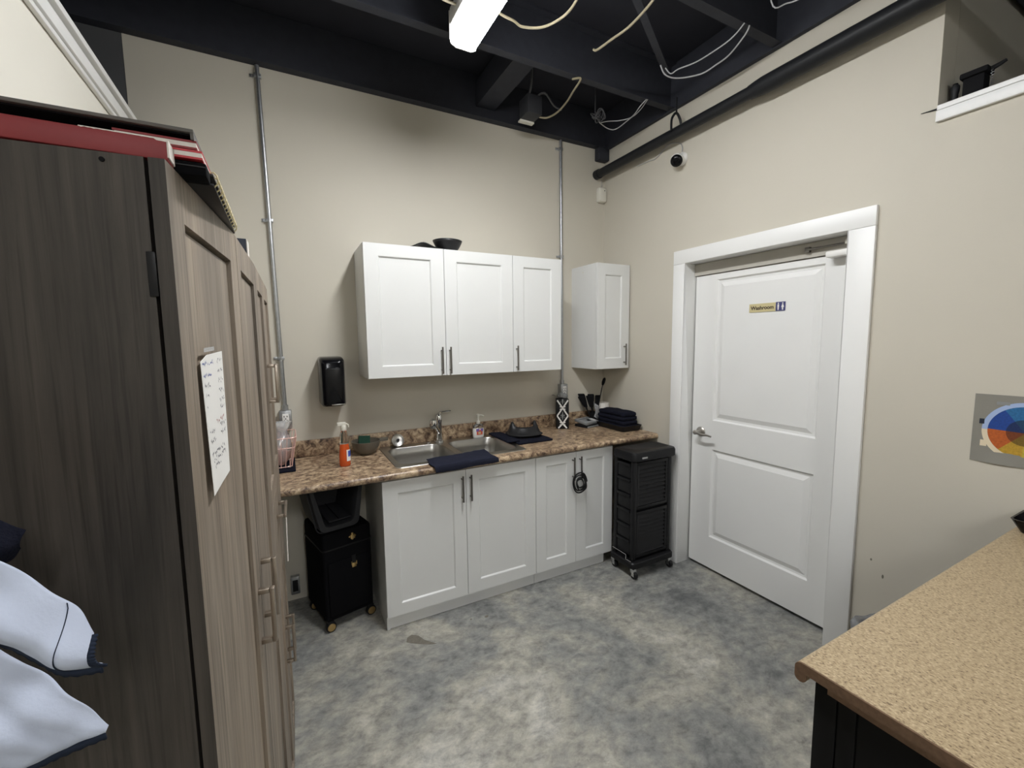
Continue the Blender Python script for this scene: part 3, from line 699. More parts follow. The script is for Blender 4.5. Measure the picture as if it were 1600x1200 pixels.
# tray with folded towels
q = thing('towel_tray', 'black tray holding a stack of folded navy towels at the counter end', 'tray', (-.115, -.31, .9145))
mb = MB(); rings = [[Vector((x, y, z)) for x, y in rrect(-.205 - e, -.025 + e, -.485 - e, -.145 + e, .02, 4)] for e, z in ((-.004, .915), (.0, .918), (.010, .955), (.012, .957), (.006, .957), (-.004, .920), (-.01, .919))]
ringloft(mb, rings).build('tray_body', 'black_plastic', q)
for i, (z0, z1, e, sh) in enumerate(((.920, .962, .0, .0), (.9632, .992, .006, -.004), (.9932, 1.023, .004, .003), (1.0242, 1.058, .010, -.002))):
    ob = cloth_pad(-.196 + e, -.034 - e, -.475 + e + sh, -.155 - e + sh, z0, z1, 10 + i, .005 if i == 3 else .0035).build('folded_towel', 'navy_dark', angle=60)
    tag(ob, ['folded navy towel at the bottom of the stack in the black tray', 'folded navy towel second from the bottom in the black tray', 'folded navy towel second from the top in the black tray', 'folded navy towel on top of the stack in the black tray'][i], 'towel', 'folded navy towels in the tray')
# dark cloth and wire basket on the left
tag(cloth_pad(-2.62, -2.415, -.335, -.035, .9148, .926, 21, .003).build('dish_cloth', 'navy_dark', angle=60), 'dark navy cloth under the wire basket at the left counter end', 'cloth')
q = thing('wire_basket', 'rose-coloured wire basket holding plastic bags, below the wall outlet', 'basket', (-2.50, -.18, .93))
def rect_at(z):
    t = (z - .932) / .165; e = .028 * t; return (-2.585 - e, -2.432 + e, -.290 - e, -.085 + e)
wb = MB()
for z, r in ((.932, .0022), (1.040, .0026), (1.097, .003)):
    a, b, c_, d = rect_at(z); wb.tube([(x, y, z + .003) for x, y in rrect(a, b, c_, d, .025, 4)], r, 6, closed=True)
a, b, c_, d = rect_at(.932); A, B_, C_, D_ = rect_at(1.097)
for k in range(7):
    t = (k + .5) / 7
    wb.tube([(a + (b - a) * t, c_, .932), (A + (B_ - A) * t, C_, 1.097)], .0017, 6); wb.tube([(a + (b - a) * t, d, .932), (A + (B_ - A) * t, D_, 1.097)], .0017, 6)
    wb.tube([(b, c_ + (d - c_) * t, .932), (B_, C_ + (D_ - C_) * t, 1.097)], .0017, 6); wb.tube([(a, c_ + (d - c_) * t, .932), (A, C_ + (D_ - C_) * t, 1.097)], .0017, 6)
    wb.tube([(a + (b - a) * t, c_, .932), (a + (b - a) * t, d, .932)], .0017, 6)
wb.build('wire_frame', 'copper_wire', q)
for k in range(4): MB().lathe([(.007, 0), (.008, .006), (.006, .0062)], c=((-2.572, -2.445)[k % 2], (-.275, -.10)[k // 2], .929), n=10).build('foot', 'plastic_ivory', q)
pb = thing('plastic_bag', 'clear plastic bag of pink items stuffed in the rose wire basket', 'bag', (-2.505, -.19, .935))
mb = MB(); rings = []
for z, sx, sy in ((.936, .055, .08), (.96, .068, .092), (1.02, .07, .10), (1.06, .064, .085), (1.09, .045, .05), (1.12, .03, .03), (1.155, .040, .034), (1.17, .05, .04)):
    ring = []
    for k in range(28):
        a = 2 * PI * k / 28; wv = 1 + .10 * math.sin(5 * a + z * 40) + .07 * math.sin(9 * a - z * 70)
        ring.append(Vector((-2.506 + (z - .94) * .18 + .86 * sx * wv * math.cos(a), -.19 + .86 * sy * wv * math.sin(a), z + .003)))
    rings.append(ring)
ringloft(mb, rings, cap1=False).build('bag_film', 'film', pb, angle=70)
for i, (x, y, z, r) in enumerate(((-2.520, -.225, .938, .026), (-2.480, -.15, .938, .024), (-2.535, -.15, .938, .024))):
    MB().lathe([(r * .8, 0), (r, .05), (r * .98, .07), (r * .3, .072)], c=(x, y, z), n=14).build('pink_cup', 'pink', pb)

# ------------------------------------------------------------------ on the back wall
q = thing('towel_dispenser', 'glossy black towel dispenser on the back wall left of the cabinets', 'dispenser', (-2.185, -.09, 1.235))
mb = MB(); rings = []
for y, e, t in ((-.002, .0, 0), (-.10, .0, .0), (-.165, .002, .008), (-.188, .010, .022), (-.195, .022, .036)):
    rings.append([Vector((x, y, z)) for x, z in rrect(-2.258 + e, -2.118 - e, 1.235 + e * .6, 1.532 - t, .020, 5)])
ringloft(mb, rings).build('housing', 'black_gloss', q)
mb = MB(); rings = [[Vector((x, y, z)) for x, z in rrect(-2.236 + e, -2.140 - e, 1.262 + e, 1.470 - e, .012, 4)] for y, e in ((-.194, 0), (-.1985, .001), (-.200, .006))]
ringloft(mb, rings).build('front_window', 'black_gloss', q)
mb = MB(); mb.box(-2.204, -2.128, -.1975, -.1945, 1.246, 1.252); mb.build('chrome_badge', 'chrome', q, bevel=.001)

def conduit(label, xt, zt, xb, zb, clamps, box):
    q = thing('conduit', label, 'conduit', (xb, -.02, zb))
    X = lambda z: xt + (xb - xt) * (z - zt) / (zb - zt)
    MB().tube([(xt, -.016, zt), (xb, -.016, zb)], .0115, 12).build('conduit_pipe', 'galv', q)
    for z in clamps:
        m_ = MB(); x = X(z); m_.tube([(x - .018, -.016, z), (x + .018, -.016, z)], .014, 4); m_.box(x - .040, x - .012, -.006, -.001, z - .009, z + .009); m_.lathe([(.005, 0), (.005, .004)], m=Matrix.Translation((x - .03, -.006, z)) @ Matrix.Rotation(R(90), 4, 'X'), n=8)
        m_.build('clamp', 'galv', q, bevel=.001)
    m_ = MB(); m_.tube([(xb, -.016, zb), (xb, -.016, zb + .03)], .017, 8); m_.build('connector', 'galv', q)
    if box:
        x0, x1, z0, z1 = box; m_ = MB(); m_.box(x0, x1, -.050, -.001, z0, z1); m_.build('outlet_box', 'galv', q, bevel=.004)
        m_ = MB(); m_.box(x0 + .016, x1 - .016, -.054, -.0505, z0 + .022, z1 - .018); d = m_.build('receptacle', 'plastic_white', q, bevel=.002)
        sl = MB(); cx = (x0 + x1) / 2
        for zc in (z0 + .043, z1 - .039):
            sl.box(cx - .010, cx - .006, -.0546, -.0541, zc, zc + .010); sl.box(cx + .006, cx + .010, -.0546, -.0541, zc, zc + .010); sl.box(cx - .003, cx + .003, -.0546, -.0541, zc - .012, zc - .006)
        sl.build('slots', 'black_matte', d, smooth=False)['kind'] = 'stuff'
    return q
conduit('galvanised conduit running down to the outlet box left of the dispenser', -2.480, 3.155, -2.4495, 1.216, (3.10, 2.322, 1.527), (-2.484, -2.417, 1.107, 1.215))
conduit('galvanised conduit on the back wall behind the right wall cabinet', -.450, 3.155, -.437, 1.26, (3.09, 2.275), (-.47, -.404, 1.155, 1.2598))
q = thing('floor_outlet', 'grey outlet box low on the wall behind the black case', 'outlet', (-2.462, -.01, .06))
MB().box(-2.482, -2.432, -.035, -.001, .052, .165).build('outlet_box', 'galv', q, bevel=.003)
MB().box(-2.472, -2.442, -.038, -.0352, .072, .145).build('receptacle', 'black_plastic', q, bevel=.001)
q = thing('motion_sensor', 'small ivory motion sensor mounted high in the room corner', 'sensor', (-.045, -.03, 2.74))
mb = MB(); rings = [[Vector((x, y, z)) for x, z in rrect(-.084 + e, -.006 - e, 2.742 + e, 2.858 - e, .014, 4)] for y, e in ((-.001, 0), (-.028, 0), (-.040, .006), (-.044, .016))]
ringloft(mb, rings).build('sensor_body', 'plastic_ivory', q)
MB().lathe([(.004, 0), (.004, .002)], m=Matrix.Translation((-.035, -.0438, 2.83)) @ Matrix.Rotation(R(90), 4, 'X'), n=10).build('led_window', 'black_gloss', q)
MB().tube([(-.04, -.006, 2.856), (-.038, -.008, 2.89), (-.04, -.012, 2.93)], .0018, 6).build('sensor_wire', 'cable_white', q)

# security camera on the right wall
q = thing('security_camera', 'white dome security camera with black lens face above the washroom door', 'camera', (-.05, -.80, 2.80))
MB().lathe([(.042, 0), (.042, .010), (.036, .020), (.028, .028)], m=Matrix.Translation((-.001, -.800, 2.812)) @ Matrix.Rotation(R(-90), 4, 'Y'), n=24).build('base', 'plastic_white', q)
aim = Vector((-.72, -.42, -.52)).normalized(); zc = Vector((-.062, -.806, 2.792)); rot = aim.to_track_quat('Z', 'Y').to_matrix().to_4x4()
mm_ = Matrix.Translation(zc) @ rot
MB().lathe([(.004, -.042)] + [(.042 * math.sin(a), -.042 * math.cos(a)) for a in [R(x) for x in range(20, 116, 12)]], m=mm_, n=24).build('ball', 'plastic_white', q)
MB().lathe([(.0385, .012), (.038, .018), (.032, .026), (.018, .031), (.003, .032)], m=mm_, n=24).build('lens_face', 'black_gloss', q)
MB().lathe([(.010, .0305), (.010, .036), (.006, .037)], m=mm_ @ Matrix.Translation((.0, .012, -.001)), n=12).build('lens', 'black_matte', q)
tag(MB().tube([(-.018, -.39, 2.905), (-.006, -.50, 2.905), (-.006, -.56, 2.898), (-.008, -.63, 2.925), (-.008, -.69, 2.948), (-.006, -.77, 2.925), (-.008, -.80, 2.89), (-.012, -.803, 2.856)], .003, 7, 6).build('camera_cable', 'cable_white'), 'thin white cable looping along the wall to the security camera', 'cable')
# drain pipe
q = thing('drain_pipe', 'black drain pipe running along the right wall under the ceiling', 'pipe', (-.085, -1.0, 2.95))
MB().tube([(-.092, -.03, 2.955), (-.092, -1.37, 2.955)], .032, 20).build('pipe', 'pipe_black', q)
MB().tube([(-.092, -.006, 2.955), (-.092, -.05, 2.955)], .037, 20).build('end_cap', 'pipe_black', q)
MB().tube([(-.092, -1.33, 2.955), (-.092, -1.36, 2.955), (-.092, -1.40, 2.955), (-.092, -3.6, 2.955)], [.036, .040, .044, .044], 20).build('wide_pipe', 'pipe_black', q)
for y in (-.82, -2.6):
    MB().tube([(-.135, y, 2.955), (-.135, y, 3.02), (-.118, y, 3.055), (-.092, y, 3.075), (-.066, y, 3.055), (-.049, y, 3.02), (-.049, y, 2.955)], .008, 6, 3).build('hanger_strap', 'pipe_black', q)
    MB().tube([(-.092, y, 3.075), (-.092, y, 3.17)], .006, 6).build('hanger_rod', 'pipe_black', q)

# ------------------------------------------------------------------ ceiling: light, cables, junction box
def wrap_light(label, x, y0, y1):
    q = thing('ceiling_light', label, 'light', (x, (y0 + y1) / 2, 3.0))
    MB().box(x - .068, x + .068, y0 + .002, y1 - .002, 3.085, 3.159).build('fixture_body', 'fixture', q, bevel=.006)
    prof = [(-.064, 3.0275), (-.058, 3.012), (-.036, 3.0), (.036, 3.0), (.058, 3.012), (.064, 3.0275)]
    MB().prism([(x + a, b) for a, b in prof], lambda p, t: Vector((p[0], t, p[1])), y0 + .006, y1 - .006).build('lens', 'lens', q)
    MB().box(x - .0655, x + .0655, y0 + .004, y1 - .004, 3.028, 3.0845).build('lens_edge', 'lens_side', q, bevel=.004)
    for ya, yb in ((y0 - .004, y0 + .0015), (y1 - .0015, y1 + .004)):
        MB().prism([(x + a * 1.08, b + (.003 if b > 3.02 else -.003)) for a, b in prof] + [(x + .069, 3.150), (x - .069, 3.150)], lambda p, t: Vector((p[0], t, p[1])), ya, yb).build('end_cap', 'fixture', q)
    return q
wrap_light('lit white fluorescent strip light under the black ceiling', -1.597, -2.115, -.885)
wrap_light('lit fluorescent strip light farther back on the left, behind the viewer', -2.20, -5.6, -4.4)
wrap_light('added unseen fluorescent strip light farther back on the right, behind the viewer', -1.3, -6.9, -6.3)  # added out of view to lift the return wall, capes and worktop
def cable(label, pts, r, m, cat='cable', k=6):
    return tag(MB().tube(pts, r, 7, k).build('ceiling_cable', m), label, cat)
cable('pale yellow cable sagging from the right side of the strip light', [(-1.54, -.998, 3.165), (-1.46, -1.0, 3.13), (-1.385, -.995, 3.125), (-1.328, -.986, 3.12), (-1.241, -1.039, 3.115), (-1.188, -1.148, 3.12), (-1.185, -1.26, 3.14), (-1.185, -1.40, 3.158)], .006, 'cable_yellow')
cable('short yellow cable reaching the left side of the strip light', [(-1.90, -.965, 3.158), (-1.76, -.975, 3.125), (-1.69, -.972, 3.12), (-1.61, -.976, 3.125), (-1.59, -.98, 3.16)], .006, 'cable_yellow')
cable('yellow cable hanging between the joists right of the light', [(-.90, -1.44, 3.158), (-.886, -1.394, 3.125), (-.869, -1.227, 3.12), (-.886, -1.109, 3.12), (-.901, -1.016, 3.12), (-.905, -.99, 3.135)], .006, 'cable_yellow')
cable('yellow cable ending at the metal junction box', [(-.83, -.70, 3.155), (-.815, -.76, 3.13), (-.79, -.65, 3.12), (-.757, -.532, 3.12), (-.742, -.401, 3.12), (-.764, -.317, 3.12), (-.815, -.300, 3.12)], .006, 'cable_yellow')
cable('thin white cable, upper of two strung near the right wall', [(-.338, -1.452, 3.158), (-.341, -1.40, 3.13), (-.343, -1.33, 3.12), (-.353, -1.192, 3.118), (-.389, -1.094, 3.12), (-.381, -1.032, 3.13), (-.39, -1.0, 3.175)], .0035, 'cable_white')
cable('thin white cable, lower of two strung near the right wall', [(-.30, -1.452, 3.158), (-.298, -1.43, 3.13), (-.244, -1.306, 3.12), (-.235, -1.221, 3.118), (-.24, -1.123, 3.118), (-.321, -1.035, 3.12), (-.398, -1.01, 3.13), (-.43, -1.0, 3.18)], .0040, 'cable_white')
cable('short pale cable at the ceiling right of the second joist', [(-.40, -1.60, 3.452), (-.378, -1.609, 3.14), (-.331, -1.654, 3.12), (-.30, -1.72, 3.118), (-.26, -1.85, 3.12), (-.24, -2.12, 3.155)], .003, 'cable_white')
cl = thing('cable_coil', 'grey coil of cable with a looped white lead near the ceiling corner', 'cable', (-.45, -.45, 3.12))
mb = MB()
for k in range(6):
    cx, cy, cz = -.476 + .008 * k, -.469 - .004 * k, 3.125 + .008 * (k % 3)
    mb.tube([(cx + .030 * math.cos(a) * (1 - .06 * k), cy + .028 * math.sin(a), cz + .030 * math.sin(a + k)) for a in [2 * PI * j / 14 for j in range(14)]], .0035, 6, closed=True)
mb.tube([(-.476, -.469, 3.15), (-.476, -.469, 3.452)], .004, 6); mb.build('coil', 'cable_dim', cl)
mb = MB(); mb.tube([(-.430, -.45, 3.122), (-.394, -.423, 3.118), (-.303, -.397, 3.112), (-.248, -.415, 3.112), (-.246, -.52, 3.118), (-.262, -.62, 3.122), (-.285, -.69, 3.13), (-.272, -.735, 3.157)], .0035, 6, 6); mb.tube([(-.394, -.423, 3.12), (-.34, -.44, 3.135), (-.282, -.49, 3.13), (-.25, -.57, 3.122), (-.258, -.66, 3.125), (-.262, -.735, 3.158)], .003, 6, 6); mb.build('lead', 'cable_white', cl)
q = thing('junction_box', 'dark metal junction box with a pale plate hanging near the back wall', 'junction box', (-.87, -.25, 3.1))
MB().box(-.925, -.815, -.335, -.215, 3.118, 3.235).build('box_body', 'grey_plastic', q, bevel=.004)
MB().box(-.924, -.816, -.232, -.196, 3.106, 3.117).build('cover_plate', 'plastic_ivory', q, bevel=.001)
mb = MB(); mb.tube([(-.90, -.30, 3.23), (-.90, -.34, 3.30), (-.93, -.40, 3.452)], .008, 8, 4); mb.tube([(-.85, -.29, 3.23), (-.80, -.34, 3.26), (-.70, -.30, 3.22), (-.64, -.31, 3.2)], .006, 8, 4); mb.build('black_lead', 'cable_dim', q)

# ------------------------------------------------------------------ left: wardrobes
def pull(parent, y, z0, z1, xo=.0, out=.030, horizontal=False, local=True):
    m_ = MB(); t = .0045
    if not horizontal:
        m_.box(xo + out - .009, xo + out, y - .006, y + .006, z0, z1)
        for z in (z0, z1 - .010): m_.box(xo - .0002, xo + out - .0095, y - .006, y + .006, z, z + .010)
    else:
        m_.box(xo + out - .009, xo + out, z0, z1, y - .006, y + .006)
        for a in (z0, z1 - .010): m_.box(xo - .0002, xo + out - .0095, a, a + .010, y - .006, y + .006)
    return m_.build('handle', 'bronze', parent, local=local, bevel=.0012)
def wdoor(parent, w_, z0, z1, xf, hinge, ang, holes, name='door'):
    """door in local frame: hinge at y=hinge[0]; far (1) or near (0) hinge"""
    y0, side = hinge
    piv = Matrix.Translation((xf - .016, y0, 0)) @ Matrix.Rotation(R(ang), 4, 'Z') @ Matrix.Translation((-(xf - .016), -y0, 0))
    ya = y0 if side == 0 else y0 - w_
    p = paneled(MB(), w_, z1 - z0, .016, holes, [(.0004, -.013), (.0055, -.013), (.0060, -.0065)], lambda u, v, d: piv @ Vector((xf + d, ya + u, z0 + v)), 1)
    return p.build(name, ['wood', 'wood_shaded'], parent, smooth=False, local=True), piv  # door edges get the laminate with painted-in shade
aw = -math.atan2(.051, .74)
H1 = 1.831
Q = thing('wardrobe', 'tall grey-brown two-door wardrobe with a note taped on its door', 'wardrobe', (-2.545, -2.278, 0), aw)
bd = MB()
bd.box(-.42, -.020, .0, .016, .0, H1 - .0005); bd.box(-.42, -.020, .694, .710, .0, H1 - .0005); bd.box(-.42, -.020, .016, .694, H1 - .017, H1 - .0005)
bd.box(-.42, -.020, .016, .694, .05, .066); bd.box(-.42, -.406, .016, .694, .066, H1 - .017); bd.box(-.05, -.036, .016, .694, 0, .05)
bd.build('body', 'wood_shaded', Q, smooth=False, local=True)
d1, p1 = wdoor(Q, .3805, .03, H1, 0, (0.0, 0), -1.6, [(.056, .324, .065, H1 - .03 - .060)])
d2, p2 = wdoor(Q, .3545, .03, H1, 0, (.742, 1), 1.6, [(.052, .300, .065, H1 - .03 - .060)])
def xf_local(o, m_): o.data.transform(m_); return o
xf_local(pull(d1, .352, .985, 1.105), p1); xf_local(pull(d2, .742 - .356 + .03, 1.005, 1.140), p2)
hg = MB(); hg.box(-.0255, -.0165, -.003, -.0002, 1.672, 1.724); hg.build('hinge', 'black_plastic', Q, local=True, bevel=.001)
hg = MB(); hg.lathe([(.0026, 0), (.0026, .0015)], m=Matrix.Translation((-.057, -.0003, H1 - .009)) @ Matrix.Rotation(R(90), 4, 'X'), n=12); hg.build('screw_hole', 'black_matte', Q, local=True)

aw2 = -math.atan2(.012, .592)
Q2 = thing('pantry_cabinet', 'tall grey-brown pantry cabinet with upper doors, drawer and lower doors, beyond the wardrobe', 'cabinet', (-2.494, -1.533, 0), aw2)
bd = MB(); bd.box(-.47, -.0185, .0, .592, .0, H1 - .0005); bd.build('body', 'wood_shaded', Q2, smooth=False, local=True)
for i in range(2):
    a = .296 * i
    dd = paneled(MB(), .293, .712, .016, [(.05, .243, .055, .652)], [(.0004, -.013), (.0055, -.013), (.0060, -.0065)], lambda u, v, d: Vector((d, a + .0015 + u, 1.118 + v))).build('door', 'wood', Q2, smooth=False, local=True)
    pull(dd, .262 if i == 0 else .330, 1.415, 1.545)
    dd = paneled(MB(), .293, .775, .016, [(.05, .243, .055, .72)], [(.0004, -.013), (.0055, -.013), (.0060, -.0065)], lambda u, v, d: Vector((d, a + .0015 + u, .045 + v))).build('door', 'wood', Q2, smooth=False, local=True)
    pull(dd, .262 if i == 0 else .330, .47, .61)
dr = MB().box(-.016, 0, .0015, .5905, .824, 1.114).build('drawer', 'wood', Q2, smooth=False, local=True, bevel=.001)
pull(dr, 1.030, .22, .37, horizontal=True)
tag(MB().tube([(-2.462, -1.248, 1.0245), (-2.464, -1.25, .95), (-2.466, -1.252, .84)], .0022, 6).build('hanging_cord', 'pages'), 'thin pale cord hanging from the drawer handle of the pantry cabinet', 'cord')

# handwritten note on wardrobe door 1
N = thing('handwritten_note', 'white handwritten price list taped to the wardrobe door, lower edge torn', 'note', (-2.545, -2.278, 0), aw)
def on1(y, z, e=.0008): return p1 @ Vector((e, y, z))
mb = MB(); pts = [(.071, 1.591), (.105, 1.600), (.150, 1.602), (.196, 1.604), (.192, 1.48), (.188, 1.406), (.140, 1.402), (.086, 1.396), (.078, 1.50)]
mb.prism(pts, lambda p, t: on1(p[0], p[1], t), .0005, .0011); mb.build('paper_sheet', 'paper', N, smooth=False, local=True)
random.seed(11); strokes = {'ink_blue': MB(), 'ink_grey': MB(), 'ink_red': MB()}
def scribble(y0, y1, z, mk, hgt=.0045):
    y = y0; m_ = strokes[mk]
    while y < y1:
        a = on1(y, z + random.uniform(-hgt, hgt) * .5, .0013); b = on1(y + .003, z + random.uniform(-hgt, hgt), .0013); dz = Vector((0, 0, .0011))
        m_.add([a - dz, b - dz, b + dz, a + dz], [(0, 1, 2, 3)]); y += .003 if random.random() > .18 else .008
for i, z in enumerate((1.588, 1.572, 1.557, 1.541, 1.527, 1.515)):
    scribble(.078 + .002 * i, .135 - .012 * i, z, 'ink_blue' if i < 2 else 'ink_grey'); scribble(.158, .186, z + .002, 'ink_grey')
scribble(.13, .175, 1.500, 'ink_red')
for i, z in enumerate((1.487, 1.474)): scribble(.09, .115, z, 'ink_grey'); scribble(.150, .182, z + .004, 'ink_grey')
for i, z in enumerate((1.456, 1.446, 1.436)): scribble(.092 + .006 * i, .168 - .03 * (i == 2), z, 'ink_grey')
for mk, m_ in strokes.items(): m_.build('handwriting', mk, N, smooth=False, local=True)
mb = MB(); mb.prism([(.094, 1.604), (.150, 1.606), (.150, 1.612), (.094, 1.610)], lambda p, t: on1(p[0], p[1], t), .0004, .0007); mb.build('tape', 'film', N, smooth=False, local=True)

# pile on top of the wardrobe
Z0 = H1 + .0008
q = thing('spiral_notebook', 'black spiral-bound notebook overhanging the top edge of the wardrobe', 'notebook', (-2.66, -2.05, Z0))
MB().box(-2.80, -2.507, -2.195, -1.905, Z0, Z0 + .0035).build('back_cover', 'black_plastic', q, bevel=.0005)
MB().box(-2.80, -2.525, -2.192, -1.908, Z0 + .0036, Z0 + .0125).build('pages', 'pages', q)
MB().box(-2.80, -2.507, -2.195, -1.905, Z0 + .0126, Z0 + .016).build('front_cover', 'black_plastic', q, bevel=.0005)
mb = MB()
for k in range(13):
    y = -2.185 + .27 * k / 12
    mb.tube([(-2.509 + .0065 * math.cos(a), y + .002 * math.sin(a), Z0 + .0115 + .0105 * math.sin(a)) for a in [2 * PI * j / 10 for j in range(10)]], .0011, 5, closed=True)
mb.build('spiral_binding', 'sign_gold', q)['kind'] = 'stuff'
q = thing('black_pouch', 'small black pouch at the near end of the spiral notebook', 'pouch', (-2.53, -2.21, Z0))
MB().box(-2.556, -2.510, -2.232, -2.199, Z0 - .0003, Z0 + .017).build('pouch_body', 'black_fabric', q, bevel=.003)
MB().box(-2.555, -2.511, -2.2335, -2.2322, Z0 + .010, Z0 + .0115).build('seam', 'black_plastic', q)
q = thing('red_box', 'worn red card box lying along the near edge of the wardrobe top', 'box', (-2.75, -2.25, Z0))
MB().box(-2.98, -2.543, -2.271, -2.2385, Z0, Z0 + .024).build('box_body', 'red', q, bevel=.002)
mb = MB(); random.seed(2)
vs = []; n = 30
for k in range(n + 1):
    x = -2.62 + .078 * k / n; e = .0011 + .0010 * noise.noise(Vector((k * .7, 0, 0))) + (.002 if k > 25 else 0)
    vs += [(x, -2.2716, Z0 + .0242), (x, -2.2716, Z0 + .0242 - max(.0004, e))]
mb.add(vs, [(2 * k, 2 * k + 1, 2 * k + 3, 2 * k + 2) for k in range(n)]); mb.box(-2.5435, -2.5415, -2.270, -2.240, Z0 + .004, Z0 + .0235); mb.build('torn_edge', 'pages', q, smooth=False)
for i, (cv, z, lab, e) in enumerate((('red_bright', Z0 + .0185, 'red folder, lower of the two on the spiral notebook', -.009), ('red', Z0 + .0300, 'red folder, upper of the two on the spiral notebook', -.004))):
    q = thing('red_folder', lab + ' atop the wardrobe', 'folder', (-2.75, -2.06, z), 0, 'red folders on the wardrobe')
    MB().box(-2.60, -2.522 - e, -2.236, -1.93 + .01 * i, z, z + .0025).build('back_cover', cv, q)
    MB().box(-2.598, -2.5225 - e, -2.2355, -1.932 + .01 * i, z + .0027, z + .0080).build('pages', 'pages', q)
    MB().box(-2.60, -2.522 - e, -2.236, -1.93 + .01 * i, z + .0082, z + .0107).build('front_cover', cv, q)
q = thing('grey_box_lid', 'dark grey box lid resting over the red folders on the wardrobe', 'box lid', (-2.75, -2.13, Z0 + .04))
zl = Z0 + .0425
MB().box(-2.99, -2.520, -2.240, -2.02, zl + .006, zl + .0105).build('lid_top', 'grey_card', q, bevel=.0008)
MB().box(-2.5235, -2.5200, -2.240, -2.02, zl - .002, zl + .0058).build('lid_side', 'grey_card', q)
MB().box(-2.99, -2.524, -2.0235, -2.02, zl + .0001, zl + .0058).build('lid_back', 'grey_card', q)
MB().box(-2.99, -2.524, -2.2350, -2.03, zl + .0040, zl + .0057).build('lid_lining', 'black_matte', q)
q = thing('navy_box', 'small navy box with a white edge on top behind the red folders', 'box', (-2.55, -1.46, Z0))
MB().box(-2.64, -2.506, -1.595, -1.545, Z0, Z0 + .055).build('box_body', 'navy_card', q, bevel=.001)
MB().box(-2.5058, -2.5035, -1.594, -1.546, Z0 + .001, Z0 + .054).build('white_edge', 'pages', q)

# capes hanging from a hook on the wardrobe side
q = thing('coat_hook', 'black coat hook screwed to the wardrobe side, holding capes', 'hook', (-2.80, -2.27, 1.62))
mb = MB(); mb.tube([(-2.80, -2.268, 1.64), (-2.80, -2.33, 1.625), (-2.80, -2.48, 1.615), (-2.80, -2.50, 1.64)], .006, 8, 4); mb.build('hook_arm', 'black_plastic', q)
MB().box(-2.815, -2.785, -2.2662, -2.262, 1.60, 1.68).build('hook_plate', 'black_plastic', q, bevel=.001)
def cape(label, spine, trims, seed, mat_='cape', trim='cape_trim', depth=.05, seam=None):
    """a hanging fold: spine = cross-sections (x_top, z_top, x_bottom, z_bottom, y) from the hook to the tip"""
    t = thing('salon_cape', label, 'cape', (spine[0][0], spine[0][4], spine[0][1]))
    TOP = crspline([Vector((p[0], p[4], p[1])) for p in spine], 8); BOT = crspline([Vector((p[2], p[4], p[3])) for p in spine], 8)
    def samp(L, u):
        f = u * (len(L) - 1); i = min(int(f), len(L) - 2); return L[i].lerp(L[i + 1], f - i)
    def pt(u, v, e=0.0):
        a, b = samp(TOP, u), samp(BOT, u); p = a.lerp(b, v)
        h = (a - b).length
        bul = math.sin(PI * v) * min(depth * .35, h * .35)
        cr = .017 * noise.noise(Vector((p.x * 22 + seed, p.z * 26, seed))) + .010 * noise.noise(Vector((p.x * 60 + p.z * 45, p.z * 12, seed * 2)))
        w_ = min(1, h / .05) * math.sin(PI * min(1, .12 + v * .88)) ** .5
        p.y -= bul - cr * w_ + e
        return p
    mb = MB(); mb.grid(lambda u, v: pt(u, v), 90, 30); mb.build('cloth', mat_, t, angle=80, solid=.0020)
    for kind in trims:
        mb = MB(); n = 70; vs = []
        for k in range(n + 1):
            if kind == 'bottom': p = pt(k / n, 1.0); wv = .0006 * math.sin(k * 1.7); a = p + Vector((0, -.0024, .0010)); b = p + Vector((.0008, -.0016, -.0058 + wv))
            else: p = pt(1.0, k / n); a = p + Vector((-.0012, -.0024, 0)); b = p + Vector((.0032 + .0006 * math.sin(k * 1.3), -.0014, -.001))
            vs += [a, b]
        mb.add(vs, [(2 * k, 2 * k + 1, 2 * k + 3, 2 * k + 2) for k in range(n)]); mb.build('binding', trim, t, angle=80, solid=.0020)
    if seam:
        mb = MB(); n = 24; vs = []
        for k in range(n + 1):
            v = k / n; u = seam[0] + (seam[1] - seam[0]) * v ** .6
            vs += [pt(u, v, .0022), pt(u + .006, v, .0022)]
        mb.add(vs, [(2 * k, 2 * k + 1, 2 * k + 3, 2 * k + 2) for k in range(n)]); mb.build('seam', trim, t, angle=80, solid=.0008)
    return t
cape('pale grey-blue salon cape with a dark seam, upper of two beside the wardrobe', [(-2.80, 1.60, -2.815, 1.47, -2.470), (-2.72, 1.515, -2.73, 1.42, -2.472), (-2.66, 1.468, -2.668, 1.402, -2.470), (-2.636, 1.450, -2.641, 1.391, -2.470), (-2.609, 1.416, -2.622, 1.369, -2.470), (-2.596, 1.398, -2.608, 1.353, -2.470), (-2.588, 1.378, -2.585, 1.348, -2.470)], ('bottom', 'end'), 1, seam=(.735, .86))
cape('pale grey-blue salon cape, lower of the two in front of the wardrobe side', [(-2.80, 1.585, -2.83, 1.17, -2.430), (-2.72, 1.44, -2.76, 1.20, -2.430), (-2.66, 1.365, -2.700, 1.228, -2.430), (-2.641, 1.333, -2.672, 1.243, -2.430), (-2.627, 1.309, -2.650, 1.2515, -2.430), (-2.612, 1.285, -2.628, 1.256, -2.430), (-2.599, 1.264, -2.601, 1.259, -2.430)], ('bottom',), 4)
cape('dark navy salon cape just showing above the pale capes', [(-2.80, 1.622, -2.815, 1.50, -2.395), (-2.70, 1.50, -2.71, 1.44, -2.395), (-2.664, 1.461, -2.668, 1.424, -2.395), (-2.650, 1.450, -2.655, 1.435, -2.395)], (), 7, 'navy_dark')

